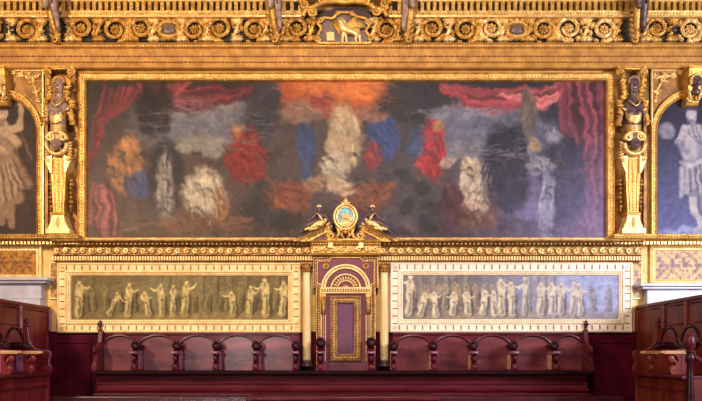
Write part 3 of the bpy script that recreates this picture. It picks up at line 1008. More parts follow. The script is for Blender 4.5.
# ------------------------------------------------------------------ medallion over the throne
def medallion():
    d = .3
    u = S * K(d)
    px, py = 345.6, 216.8
    cx, cz = X(px, d), Z(py, d)
    t = thing('oval_cartouche', (cx, -d, Z(240, d)), 'gilded oval crest with a blue field and golden lion between the reclining statues', 'crest')
    mb = MB(); mb.disc((cx, cz), 12.0 * u, 13.0 * u, .2, .3, 40)
    mb.build('back_plate', 'throne_purple', t)
    mb = MB()
    el = arc(cx, cz, 12.2 * u, 0, 2 * PI * 39 / 40, 39, 13.2 * u)
    mb.sweep(el, [(-.6 * u, .2), (-.3 * u, .32), (1.2 * u, .335), (1.9 * u, .31), (1.9 * u, .2)], True, True)
    el2 = arc(cx, cz, 8.8 * u, 0, 2 * PI * 39 / 40, 39, 9.8 * u)
    mb.sweep(el2, [(-.9 * u, .2), (-.7 * u, .325), (.8 * u, .33), (1.2 * u, .2)], True, True)
    r = mb.build('rim', 'gold_bright', t)
    mb = MB(); e = arc(cx, cz, 10.4 * u, 0, 2 * PI, 48, 11.4 * u); mb.beads(e, 1.6 * u, .5 * u, .305); mb.build('bead_row', 'gold_bright', r)
    mb = MB(); mb.disc((cx, cz), 8.4 * u, 9.4 * u, .2, .308, 32); f = mb.build('blue_field', 'blue_enamel', t)
    mb = MB(); lion(mb, cx + .3 * u, cz - 1.5 * u, .315, .52 * u)
    mb.ell((cx, -.31, cz - 6.2 * u), (6.4 * u, .01, 2.4 * u))
    mb.ell((cx + 3 * u, -.31, cz - 1.5 * u), (4 * u, .012, 4.2 * u))
    wing(mb, cx + 1.0 * u, cz - 1.2 * u, .33, .5 * u)
    mb.build('lion', 'gold_pale', f)
    # crown finial
    mb = MB()
    zt = cz + 13 * u
    mb.lathe((cx, -.3), [(2.6 * u, zt - .6 * u), (2.8 * u, zt + .4 * u), (1.7 * u, zt + 1.0 * u), (2.5 * u, zt + 2.2 * u), (2.6 * u, zt + 3.2 * u), (1.5 * u, zt + 4.3 * u), (.7 * u, zt + 4.8 * u), (1.0 * u, zt + 5.4 * u), (.3 * u, zt + 6.2 * u)], 14)
    for k in (-1, 1):
        mb.leaf((cx + k * 1.5 * u, zt), (cx + k * 4.8 * u, zt + 1.6 * u), 1.2 * u, .31, .02)
    mb.build('crown_finial', 'gold_bright', t)
    # scrolled feet
    mb = MB()
    for sg in (-1, 1):
        mb.tube(spiral(cx + sg * 14.5 * u, Z(235.4, d), 3.9 * u, .9 * u, PI / 2 + sg * .2, 1.4, 30, .31, .34, -sg), [1.25 * u] * 31, 8)
        mb.tube([(cx + sg * 13.6 * u, -.31, Z(239, d)), (cx + sg * 9 * u, -.32, Z(238.6, d)), (cx + sg * 6.4 * u, -.33, Z(234, d)), (cx + sg * 7.6 * u, -.33, Z(229.6, d)), (cx + sg * 9.6 * u, -.32, Z(226.5, d))], [1.2 * u, 1.5 * u, 1.8 * u, 1.5 * u, 1.0 * u], 8)
        mb.tube([(cx + sg * 1.2 * u, -.33, Z(238.4, d)), (cx + sg * 4 * u, -.34, Z(236, d)), (cx + sg * 3 * u, -.34, Z(231.5, d))], [1.0 * u, 1.4 * u, .8 * u], 8)
        mb.leaf((cx + sg * 2 * u, Z(231, d)), (cx + sg * 9 * u, Z(229, d)), 1.6 * u, .32, .03)
    mb.ell((cx, -.33, Z(232.4, d)), (2.2 * u, .04, 2.6 * u))
    mb.box(cx - 18 * u, cx + 18 * u, -.33, -.2, Z(240.2, d), Z(238.8, d))
    mb.build('scroll_foot', 'gold', t)


medallion()

# ================================================================== THRONE BACK
def throne():
    d = .16
    u = S * K(d)
    t = thing('throne', (X(M, d), -d, Z(367, d)), 'plum throne back with gold dotted borders and a scalloped arch, between two cream columns', 'throne')
    q = lambda px, py: (X(px, d), Z(py, d))
    q0 = lambda px, py: (X(2 * M - px, d), Z(py, d))
    L = [(313.5, 287), (316.3, 287), (316.3, 366.5)]
    out = [q(316.3, 376.5), q0(316.3, 376.5), q0(316.3, 288), q0(313.5, 288), q0(313.5, 257.3), q0(327, 257.3), q0(329.5, 253.8), q(329.5, 253.8), q(327, 257.3), q(313.5, 257.3), q(313.5, 288), q(316.3, 288)]
    mb = MB(); mb.prism(out, 0, d); mb.build('backboard', 'throne_purple', t)
    def inset(o):
        res = []
        for i, p in enumerate(out):
            a_, b_ = Vector(out[i - 1]), Vector(out[(i + 1) % len(out)])
            p = Vector(p)
            d1 = (p - a_).normalized(); d2 = (b_ - p).normalized()
            n1 = Vector((-d1.y, d1.x)); n2 = Vector((-d2.y, d2.x)); bi = (n1 + n2).normalized()
            res.append(tuple(p + bi * o * u / max(.3, bi.dot(n1))))
        return res
    inn2 = inset(3.5)
    mb = MB()
    mb.sweep(out, [(0, .1), (0, d + .03), (.7 * u, d + .035), (.9 * u, d)], True)
    mb.sweep(inn2, [(0, d - .01), (0, d + .025), (.8 * u, d + .025), (.8 * u, d - .01)], True)
    f = mb.build('outer_border', 'gold', t)
    mb = MB()
    inn = inset(2.2)
    mb.beads(inn[:] + [inn[0]], 2.3 * u, .85 * u, d + .008)
    mb.build('bead_row', 'gold_pale', f)
    # arch
    cx, cz = q(M, 289)
    mb = MB()
    for r0, r1, h in ((24.7, 22.9, .03), (21.9, 20.3, .028), (15.2, 13.9, .03), (8.6, 7.7, .028)):
        mb.sweep(arc(cx, cz, r0 * u, 0, PI, 32), [(0, d), (0, d + h), ((r0 - r1) * u, d + h), ((r0 - r1) * u, d)], smooth=False)
    for i in range(13):   # fluted fan between the inner arcs
        a = PI * (i + .5) / 13
        mb.leaf((cx + 8.8 * u * math.cos(a), cz + 8.8 * u * math.sin(a)), (cx + 13.8 * u * math.cos(a), cz + 13.8 * u * math.sin(a)), .95 * u, d + .005, .018)
    ar = mb.build('scalloped_arch', 'gold_pale', t)
    mb = MB()
    mb.beads(arc(cx, cz, 22.4 * u, .02, PI - .02, 40), 1.6 * u, .55 * u, d + .02)
    for i in range(7):
        a = PI * (i + .5) / 7
        mb.leaf((cx + .6 * u * math.cos(a), cz + .6 * u * math.sin(a)), (cx + 4.2 * u * math.cos(a), cz + 4.2 * u * math.sin(a)), .75 * u, d + .004, .02)
    mb.build('shell', 'gold_bright', ar)
    mb = MB()
    mb.box(X(320.6, d), X(371, d), -(d + .045), -d, Z(293.6, d), Z(287.4, d))
    b = mb.build('impost_bar', 'gold_pale', t, .004)
    mb = MB()
    for k in range(19):
        p = 322.4 + k * (M - 322.4) * 2 / 18
        mb.box(X(p - .75, d), X(p + .75, d), -(d + .052), -(d + .02), Z(292.2, d), Z(289, d))
    mb.build('dentil_row', 'slot', b)
    mb = MB()
    for p in (326, 2 * M - 326):
        c = q(p, 266.3)
        mb.sweep(arc(c[0], c[1], 2.9 * u, 0, 2 * PI * 19 / 20, 19), [(0, d), (0, d + .025), (.8 * u, d + .025), (1.0 * u, d)], True, True)
        leafring(mb, c[0], c[1], .4 * u, 6, 1.7 * u, .6 * u, d + .005, .02)
    mb.build('roundel', 'gold', t)
    # inner panel
    r = rect(X(330.6, d), X(361, d), Z(361, d), Z(296.6, d))
    mb = MB()
    mb.sweep(r, [(0, d), (0, d + .04), (1.1 * u, d + .045), (1.4 * u, d + .02), (5.4 * u, d + .02), (5.7 * u, d + .04), (6.7 * u, d + .035), (7.0 * u, d + .005)], True)
    ip = mb.build('panel_frame', 'gold_deep', t)
    mb = MB()
    rr = rect(X(330.6, d) + 3.4 * u, X(361, d) - 3.4 * u, Z(361, d) + 3.4 * u, Z(296.6, d) - 3.4 * u)
    mb.beads(rr + [rr[0]], 2.3 * u, 1.0 * u, d + .026)
    mb.build('bead_row', 'gold_pale', ip)
    mb = MB(); mb.box(X(337, d), X(354.6, d), -(d + .008), -d + .01, Z(355, d), Z(302.6, d)); mb.build('velvet_panel', 'velvet', t)
    # corbels and dotted strips
    for sg in (-1, 1):
        c = M + sg * 22.3
        mb = MB()
        mb.box(X(c - 2.6, d), X(c + 2.6, d), -(d + .07), -d, Z(297, d), Z(294, d))
        mb.tube([(X(c, d), -(d + .06), Z(298.5, d)), (X(c, d), -(d + .055), Z(303, d)), (X(c, d), -(d + .03), Z(309, d)), (X(c, d), -(d + .02), Z(314, d))], [2.4 * u, 2.2 * u, 1.7 * u, 1.0 * u], 8)
        mb.tube(spiral(X(c, d), Z(299.4, d), 2.3 * u, .5 * u, 0, 1.3, 18, d + .085, d + .09), [.55 * u] * 19, 6)
        mb.leaf((X(c, d), Z(303, d)), (X(c, d), Z(312.5, d)), 1.7 * u, d + .05, .02)
        mb.build('corbel', 'gold', t)
        mb = MB()
        mb.box(X(c - 2.3, d), X(c - 1.6, d), -(d + .02), -d, Z(361, d), Z(315, d))
        mb.box(X(c + 1.6, d), X(c + 2.3, d), -(d + .02), -d, Z(361, d), Z(315, d))
        mb.beads([(X(c, d), Z(361, d)), (X(c, d), Z(315, d))], 2.1 * u, .85 * u, d + .008)
        mb.build('beaded_strip', 'gold_pale', t)
    # armrests with carved heads
    for sg in (-1, 1):
        arm_block(t, X(M + sg * 25, .35), -.17, 1.25, 343)
    return t


def carved_head(mb, cx, y, cz, r, face=-1):
    """small carved grotesque head facing the room"""
    mb.ell((cx, y, cz), (r, r * 1.05, r * 1.1))
    mb.ell((cx, y - r * .75, cz - r * .25), (r * .55, r * .5, r * .5))          # muzzle
    mb.ell((cx, y - r * 1.2, cz - r * .02), (r * .2, r * .22, r * .25), None, 1)  # nose
    for s in (-1, 1):
        mb.ell((cx + s * r * .42, y - r * .85, cz + r * .28), (r * .17, r * .14, r * .14), None, 1)
        mb.ell((cx + s * r * .45, y - r * .78, cz + r * .5), (r * .32, r * .2, r * .12), None, 1)
        mb.ell((cx + s * r * .98, y, cz + r * .25), (r * .25, r * .4, r * .4), None, 1)
    for k in range(7):                                                          # curls
        a = PI * k / 6
        mb.ell((cx + r * .85 * math.cos(a), y - r * .25, cz + r * .35 + r * .8 * math.sin(a)), (r * .33,) * 3, None, 1)


def arm_block(parent, x, yb, wide, ptop, turn=None, wood='wood', light='wood_sheen', side='wood_sheen', gilt='wood_sheen'):  # gilt: plate colour, polished wood with its sheen painted in
    """stall divider in local axes: x sideways, -y outwards from the back board at yb (turn maps it elsewhere)"""
    u = S * .975
    fn = turn or (lambda a, b, c: (a + x, b + yb, c))
    z0, za, zt = Z(371, .55), Z(352.8, .3), Z(ptop, .25)
    w = 2.5 * u * wide
    # side wall with a curved front edge
    pf = [(0, z0), (-.4, z0), (-.42, z0 + .04), (-.36, z0 + .1), (-.31, z0 + .17), (-.33, za - .05), (-.38, za - .02), (-.38, za + .02), (-.12, zt - .02), (0, zt + .03)]
    mb = MB(); mb.xprism(pf, -w, w)
    a = mb.turn(fn).build('armrest', wood, parent, .006)
    mb = MB()   # raised cheek strips, the light they catch put into their colour
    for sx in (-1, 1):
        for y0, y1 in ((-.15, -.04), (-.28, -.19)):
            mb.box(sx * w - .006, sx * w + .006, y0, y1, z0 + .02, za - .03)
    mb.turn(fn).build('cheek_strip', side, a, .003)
    mb = MB()   # arm plate with a rounded tip, scroll below it
    mb.box(-w * 1.25, w * 1.25, -.5, -.1, za - .022, za + .022)
    mb.ell((0, -.5, za), (w * 1.25, .05, .024))
    mb.turn(fn).build('arm_plate', gilt, a, .006)
    mb = MB()
    mb.ell((0, -.4, za - .085), (w * .8, .05, .06))
    mb.ell((0, -.38, z0 + .06), (w * 1.15, .05, .055))
    mb.tube([(0, -.4, za - .05), (0, -.34, za - .14), (0, -.33, z0 + .12), (0, -.38, z0 + .05)], w * .7, 8)
    mb.turn(fn).build('scroll_bracket', wood, a)
    mb = MB()
    r = 4.0 * u * (.6 + .4 * wide)
    mb.ell((0, -.17, zt - .01), (r * .95, .16, r * 1.05))
    carved_head(mb, 0, -.3, zt - .01, r)
    for k in range(6):
        for sx in (-1, 1):
            mb.ell((sx * r * .8, -.28 + k * .045, zt - r * .5 + (k % 2) * r * .5), (r * .3,) * 3, None, 1)
    mb.turn(fn).build('carved_head', 'wood_dark', a)
    return a


throne()


def column(px, label):
    d = .16
    u = S * K(d)
    x = X(px, d)
    t = thing('column', (x, -.1, Z(366.5, d)), label, 'column', 'columns flanking the throne')
    y = -.11
    Rr = 4.2 * u
    mb = MB()
    zb, zt = Z(360.5, d), Z(272.6, d)
    mb.lathe((x, y), [(Rr * 1.02, zb), (Rr, zb + .03), (Rr, zb + (zt - zb) * .35), (Rr * .93, zt - .03), (Rr * .92, zt - .02), (Rr * 1.05, zt - .015), (Rr * 1.05, zt)], 24)
    mb.build('shaft', 'column_cream', t)
    mb = MB()
    mb.lathe((x, y), [(Rr * 1.5, Z(366.6, d)), (Rr * 1.5, Z(365, d)), (Rr * 1.2, Z(364.4, d)), (Rr * 1.12, Z(363, d)), (Rr * 1.3, Z(362.4, d)), (Rr * 1.3, Z(361.4, d)), (Rr * 1.05, Z(360.6, d))], 24)
    mb.build('base', 'bronze_dark', t)
    mb = MB()
    mb.lathe((x, y), [(Rr * .9, zt), (Rr * .95, Z(268, d)), (Rr * 1.25, Z(264.5, d))], 20)
    mb.box(x - Rr * 1.4, x + Rr * 1.4, y - Rr * 1.35, y + Rr, Z(264, d), Z(262.4, d))
    for row, (zz, ln) in enumerate(((272.4, 4.2), (268.6, 4.2))):
        for k in range(-2, 3):
            a = k * .62 + (0.31 if row else 0)
            px_ = x + Rr * 1.02 * math.sin(a); py_ = -y + Rr * 1.02 * math.cos(a) - .01
            mb.leaf((px_, Z(zz, d)), (px_ + .1 * u * k, Z(zz - ln, d)), 1.15 * u, py_, .02, 5)
            mb.ell((px_ * 1.0, -py_ - .012, Z(zz - ln + .4, d)), (.8 * u, .016, .6 * u), None, 1)
    for s in (-1, 1):
        mb.tube(spiral(x + s * Rr * 1.15, Z(265.4, d), 1.5 * u, .4 * u, PI / 2, 1.3, 16, -y + Rr, -y + Rr + .02, -s), [.5 * u] * 17, 6)
    mb.build('capital', 'gold_deep', t)


column(306.6, 'slim cream column with gilt leafy capital, nearer the warm brown narrow painting')
column(384.4, 'slim cream column with gilt leafy capital, nearer the bluish grey narrow painting')

# ================================================================== LOWER NARROW PAINTINGS
def narrow_painting(x0, x1, y0, y1, label, cvbuild, wood):
    d = .07
    t = thing('framed_painting', (X((x0 + x1) / 2), 0, Z(y1)), label, 'painting')
    u = S * K(.08)
    cv = cvbuild(x0 + 12.5, x1 - 11, y0 + 9.5, y1 - 13.2)
    cv.mesh('canvas', d - .03, t, 'oil_matte', 1.0)
    r = rect(X(x0, .08), X(x1, .08), Z(y1, .08), Z(y0, .08))
    mb = MB()
    mb.sweep(r, [(0, 0), (0, .085), (1.0 * u, .1), (1.8 * u, .1), (2.1 * u, .08), (8.2 * u, .07), (8.6 * u, .09), (9.6 * u, .095), (10.2 * u, .075), (12.8 * u, .065), (13.6 * u, .03), (13.6 * u, 0)], True)
    fm = mb
    # flutes
    mb = MB()
    cx, cy = (x0 + x1) / 2, (y0 + y1) / 2
    n = int((x1 - x0 - 20) / 7.6)
    for i in range(n + 1):
        p = x0 + 9.5 + i * (x1 - x0 - 19) / n
        for ya, yb in ((y0 + 2.6, y0 + 7.2), (y1 - 7.2, y1 - 2.6)):
            mb.box(X(p - .55, .08), X(p + .55, .08), -.082, -.06, Z(yb, .08), Z(ya, .08))
    n = int((y1 - y0 - 16) / 7.6)
    for i in range(n + 1):
        p = y0 + 9 + i * (y1 - y0 - 18) / n
        for xa, xb in ((x0 + 2.6, x0 + 7.2), (x1 - 7.2, x1 - 2.6)):
            mb.box(X(xa, .08), X(xb, .08), -.082, -.06, Z(p + .5, .08), Z(p - .5, .08))
    f = fm.build('frame', wood, t, 0.0, [(mb, 'slot')])
    mb = MB()
    o = 11.4 * u
    q = rect(r[0][0] + o, r[1][0] - o, r[0][1] + o, r[2][1] - o)
    mb.beads(q + [q[0]], 2.3 * u, .95 * u, .07)
    mb.build('bead_row', 'gold_pale', f)
    # carved corner flowers
    mb = MB()
    for cx_, cz_ in ((r[0][0], r[0][1]), (r[1][0], r[0][1]), (r[0][0], r[2][1]), (r[1][0], r[2][1])):
        sx = 1 if cx_ == r[0][0] else -1; sz = 1 if cz_ == r[0][1] else -1
        leafring(mb, cx_ + sx * 5 * u, cz_ + sz * 5 * u, .5 * u, 6, 2.4 * u, .8 * u, .075, .02)
    mb.build('corner_flower', wood, f)
    return t


def paint_sepia(x0, x1, y0, y1):
    cv = Canvas(x0, x1, y0, y1, 2.6, (104, 85, 53), 31)
    H = y1 - y0
    rn = random.Random(8)
    cv.blob((x0 + x1) / 2, y1 - 3, 140, 6, (122, 100, 62), .8, 0, .6, .3)
    cv.blob(x0 + 100, y0 + 20, 40, 20, (128, 112, 78), .7, 0, .8, .5)
    for p in (22, 90, 98, 132, 146, 160, 176, 196, 208):
        cv.capsule(x0 + p, y0, x0 + p, y1 - 9, 3, 3, (122, 104, 68), .55, 1.5)
        cv.capsule(x0 + p + 2.6, y0, x0 + p + 2.6, y1 - 9, .9, .9, (70, 56, 36), .6, 1.5)
    li, dk = (196, 166, 108), (56, 43, 25)
    for p, h in ((16, 26), (24, 24), (36, 27), (50, 28), (64, 30), (74, 26), (108, 27), (124, 25), (138, 27), (150, 25), (158, 26), (170, 30), (184, 27), (206, 24)):
        cv.figure(x0 + p, y1 - 9, h, (134, 112, 70), dk, rn.uniform(-.1, .1), 0, rn.uniform(.9, 1.2), rn.choice((-1, 1)))
    for p, h, ln, a, w in ((9, 37, .02, .2, 1.1), (40, 24, .35, -.4, 1.0), (58, 33, .05, .3, 1.1), (79, 24, -.2, .2, 1.5), (93, 33, -.06, .4, 1.1), (103, 31, .02, 0, 1.0), (115, 35, .06, .5, 1.1), (164, 25, -.1, .3, 1.4), (180, 31, .02, .3, 1.0), (197, 38, -.05, .1, 1.1), (213, 35, .05, .2, 1.1)):
        cv.figure(x0 + p, y1 - 3.5 - rn.random() * 1.5, h, li, dk, ln, a, w, rn.choice((-1, 1)))
    cv.blob(x0 + 128, y1 - 3, 60, 4, (140, 112, 66), .5, 0, .6, .3)
    cv.warp(1.6, 5, 401)
    cv.grain(.16, 4)
    return cv


def paint_grey(x0, x1, y0, y1):
    cv = Canvas(x0, x1, y0, y1, 2.6, (108, 98, 100), 47)
    g = np.clip((cv.gx - x0 - 70) / 130, 0, 1)[..., None]
    cv.c = cv.c * (1 - g) + np.array((134, 134, 166)) * g  # bluish window sheen painted into the canvas, stronger to the right
    rn = random.Random(18)
    cv.blob(x1 - 40, y0 + 20, 60, 24, (150, 150, 182), .7, 0, .7, .5)
    cv.blob((x0 + x1) / 2, y1 - 3, 140, 6, (138, 120, 100), .8, 0, .6, .3)
    for p in (18, 32, 44, 52, 64, 126, 134, 142, 150):
        cv.capsule(x0 + p, y0, x0 + p, y1 - 9, 3, 3, (140, 124, 108), .6, 1.5)
        cv.capsule(x0 + p + 2.6, y0, x0 + p + 2.6, y1 - 9, .9, .9, (78, 70, 72), .6, 1.5)
    li, dk = (208, 184, 154), (70, 62, 70)
    for p in range(10, 100, 8):
        cv.figure(x0 + p, y1 - 10 - rn.random() * 4, 25, (156, 134, 110), dk, rn.uniform(-.15, .15), 0, 1.2, rn.choice((-1, 1)))
    for p in (142, 150, 160, 176, 190, 205):
        cv.figure(x0 + p, y1 - 9, 25, (140, 126, 114), dk, rn.uniform(-.1, .1), 0, 1.1, 1)
    for p, h, ln, a, w in ((6, 40, .05, .6, .9), (18, 24, .2, .2, 1.5), (34, 25, -.15, .3, 1.5), (50, 24, .1, .2, 1.5), (66, 24, -.1, .2, 1.5), (80, 25, .1, .3, 1.4), (92, 26, -.05, 0, 1.3), (99, 38, .0, .4, 1.15), (110, 36, -.04, 0, 1.0), (122, 39, .02, .1, .6), (138, 33, .03, 0, 1.2), (150, 34, -.03, .2, 1.2), (158, 33, .03, .4, 1.1), (170, 34, .08, .2, 1.1), (178, 33, -.06, .1, 1.0)):
        cv.figure(x0 + p, y1 - 3.5 - rn.random() * 2, h, li, dk, ln, a, w, rn.choice((-1, 1)))
    cv.warp(1.6, 5, 431)
    cv.c = cv.c * (1 - .38 * g) + np.array((136, 136, 172)) * .38 * g  # window sheen painted over the figures as well
    cv.grain(.14, 4)
    return cv


narrow_painting(57, 301, 262.5, 332.8, 'narrow warm brown painting of robed figures in a pale fluted gilt frame', paint_sepia, 'cream_gold')
narrow_painting(390, 632.5, 262, 332.4, 'narrow bluish grey painting of seated and standing figures in a pale fluted gilt frame', paint_grey, 'cream_window_lit')

# ================================================================== SIDE BAYS
def side_bay(cx, sg, side, lab, painter):
    """cx: arch centre column; sg=+1 when the herm stands to the right of the arch"""
    d = .08
    u = S * K(d)
    R = 36.0
    ys = 132.0       # springing
    x0, x1 = cx - R, cx + R
    t = thing('arched_painting', (X(cx, d), 0, Z(234, d)), lab['paint'], 'painting')
    cv = painter(x0 - 2, x1 + 2, ys - R - 2, 236)
    cv.mesh('canvas', .02, t, 'oil_matte', .8, lambda gx, gy: (gy > ys) | (np.hypot(gx - cx, gy - ys) < R + 2))
    path = [(X(x1, d), Z(235, d)), (X(x1, d), Z(ys, d))] + arc(X(cx, d), Z(ys, d), R * u, 0, PI, 36)[1:] + [(X(x0, d), Z(235, d))]
    pr = [(.6 * u, .0), (.6 * u, .05), (0, .07), (-1.4 * u, .09), (-1.8 * u, .07), (-4.6 * u, .08), (-5.0 * u, .11), (-6.4 * u, .11), (-6.8 * u, .06), (-6.8 * u, 0)]
    mb = MB(); mb.sweep(path, pr, smooth=False)
    f = mb.build('arch_frame', 'gold', t)
    mb = MB()
    p2 = [(X(x1, d) + 3.2 * u, Z(235, d)), (X(x1, d) + 3.2 * u, Z(ys, d))] + arc(X(cx, d), Z(ys, d), R * u + 3.2 * u, 0, PI, 40)[1:] + [(X(x0, d) - 3.2 * u, Z(235, d))]
    mb.beads(p2, 3.0 * u, 1.2 * u, .078)
    mb.build('bead_row', 'gold_bright', f)
    # spandrel panels with leaf relief
    for s in (-1, 1):
        A = [(X(cx + s * (R + 6.5), d), Z(69.5, d)), (X(cx + s * 7, d), Z(69.5, d))]
        th0 = math.acos(7 / (R + 7)); th1 = math.acos((R + 6.5) / (R + 7))
        for i in range(13):
            th = th0 + (th1 - th0) * i / 12
            A.append((X(cx + s * (R + 7) * math.cos(th), d), Z(ys - (R + 7) * math.sin(th), d)))
        mb = MB(); mb.prism(A, 0, .05)
        sp = mb.build('spandrel', 'gold_deep', t)
        mb = MB()
        cxs, cys = cx + s * 31, 79
        c0 = (X(cxs, d), Z(cys, d))
        rs = random.Random(9)
        spots = ((c0[0], c0[1], 3.6, s), (c0[0] - s * 10.5 * u, c0[1] + 4.4 * u, 2.6, -s), (c0[0] + s * 5.2 * u, c0[1] - 12.5 * u, 2.6, s), (c0[0] - s * 18 * u, c0[1] + 6.6 * u, 1.7, s), (c0[0] + s * 7.6 * u, c0[1] - 21.5 * u, 1.6, -s), (c0[0] + s * 6.4 * u, c0[1] + 3 * u, 2.2, s), (c0[0] - s * 3 * u, c0[1] + 5.6 * u, 2.0, s))
        for (ax, az, rr, hd) in spots:
            mb.tube([(c0[0], -.06, c0[1]), ((c0[0] + ax) / 2, -.07, (c0[1] + az) / 2 + u), (ax, -.06, az)], .9 * u, 6)
            mb.tube(spiral(ax, az, rr * u, .6 * u, rs.random() * 6, 1.3, 20, .06, .09, hd), [.95 * u] * 21, 6)
            for k in range(7):
                a = k * .9 + rs.random()
                mb.leaf((ax + rr * .8 * u * math.cos(a), az + rr * .8 * u * math.sin(a)), (ax + rr * 1.9 * u * math.cos(a + .4), az + rr * 1.9 * u * math.sin(a + .4)), .38 * rr * u, .055, .05, 5)
        mb.build('leaf_relief', 'gold_bright', sp)
        mb = MB()
        mb.sweep([A[0], A[1]], [(0, .04), (0, .075), (1.3 * u * (s), .075), (1.3 * u * s, .04)])
        mb.sweep([(X(cx + s * (R + 6.5), d), Z(69.5, d)), (X(cx + s * (R + 6.5), d), Z(235, d))], [(0, .0), (0, .1), (1.5 * u, .1), (1.5 * u, .0)])
        mb.build('border_fillet', 'gold_bright', t)
    # keystone head
    kt = thing('keystone_head', (X(cx, .2), -.1, Z(103, .2)), lab['key'], 'carving', 'keystone heads over the arched paintings')
    u2 = S * K(.2); kx = X(cx, .2)
    mb = MB()
    pf = [(0, Z(104, .2)), (-.14, Z(104, .2)), (-.18, Z(101, .2)), (-.16, Z(97, .2)), (-.22, Z(93, .2)), (-.26, Z(72, .2)), (-.28, Z(68.5, .2)), (0, Z(68.5, .2))]
    mb.xprism(pf, kx - 6.4 * u2, kx + 6.4 * u2)
    mb.box(kx - 7.6 * u2, kx + 7.6 * u2, -.3, 0, Z(69.5, .2), Z(67, .2))
    mb.build('keystone_block', 'gold', kt, .006)
    mb = MB()
    carved_head(mb, kx + (1.0 * u2), -.27, Z(84, .2), 4.6 * u2)
    mb.lathe((kx + 1.0 * u2, -.24), [(4.6 * u2, Z(95, .2)), (3.4 * u2, Z(92, .2)), (2.4 * u2, Z(89, .2)), (2.2 * u2, Z(86, .2))], 14)
    mb.build('head', lab['keymat'], kt)
    mb = MB()
    for k in range(11):
        a = -.3 + (PI + .6) * k / 10
        mb.ell((kx + u2 + 5.8 * u2 * math.cos(a), -.27, Z(83, .2) + 6.4 * u2 * math.sin(a)), (1.7 * u2, .04, 1.7 * u2), None, 1)
    for s in (-1, 1):
        mb.tube(spiral(kx + s * 4.2 * u2, Z(98.5, .2), 2.6 * u2, .6 * u2, 0, 1.4, 20, .2, .22, s), [.9 * u2] * 21, 6)
        mb.leaf((kx + s * 6 * u2, Z(90, .2)), (kx + s * 4 * u2, Z(101, .2)), 1.6 * u2, .24, .04)
    mb.build('curled_hair', 'gold_bright', kt)


def paint_side_a(x0, x1, y0, y1):
    cv = Canvas(x0, x1, y0, y1, 1.6, (62, 46, 42), 61)
    o = (x0 + x1) / 2
    rn = random.Random(4)
    li, md, dk = (186, 152, 120), (140, 108, 86), (66, 48, 42)
    C = lambda ax, ay, bx, by, ra, rb, c, al=.95, so=2.0: cv.capsule(o + ax, ay, o + bx, by, ra, rb, c, al, so)
    cv.blob(o + 26, 190, 16, 55, (74, 55, 48), .8, 0, .6)
    # long skirt swinging outwards, then the legs below the hem
    C(-8, 226, 0, 190, 7, 12, dk, .8, 4)
    C(2, 222, 3, 196, 4, 6, md); C(12, 226, 9, 200, 3.4, 5, md)
    C(2, 206, 4, 158, 13, 10, md, 1, 4)
    C(16, 196, 8, 160, 8, 7, md, .95, 4); C(28, 184, 13, 158, 5, 5, md, .9, 4)
    for k in range(16):
        f = k / 15
        cv.stroke([(o - 6 + 16 * f, 154), (o - 8 + 28 * f, 178), (o - 10 + 40 * f - 3 * f * f, 212 - 26 * f)], 1.1, li if k % 3 else dk, .6, 1.8)
    # torso with tied cloth, arm raised
    C(4, 156, 3, 134, 9, 11, md, 1, 3)
    C(0, 146, 14, 140, 6, 5, li, .9, 3); C(8, 150, 17, 142, 4, 4, li, .8, 3)
    C(2, 136, 2, 128, 9, 8, li, .9, 3)
    for k in range(8):
        cv.stroke([(o - 6 + 2 * k, 132 + k), (o + 2 + 2.2 * k, 144 + k * .6), (o + 10 + k, 152)], .9, li if k % 2 else dk, .5, 1.5)
    C(9, 130, 19, 128, 4.6, 3.8, li); C(19, 128, 21, 110, 3.6, 2.6, li); C(21, 110, 20, 104, 2.4, 1.6, li, .95, 1.2); C(22, 105, 23.5, 102.5, .9, .6, li, .9, 1)
    C(22, 134, 31, 160, 1.2, .7, md, .7, 1.5)
    C(2, 124, 2, 121, 3, 3, md)
    C(2.5, 115, 2.6, 113, 5, 5.4, (196, 162, 132), 1, 1.5)
    C(-2, 108, 6, 107, 2.6, 2.4, dk, .85, 1.5)
    for a, b in ((1, 113), (4.8, 113)): C(a, b, a + .1, b, .8, .6, dk, .7, 1)
    C(1.6, 118, 4, 118, .6, .6, dk, .6, 1)
    cv.blur(2)
    cv.warp(2.2, 7, 511)
    cv.grain(.14, 6)
    return cv


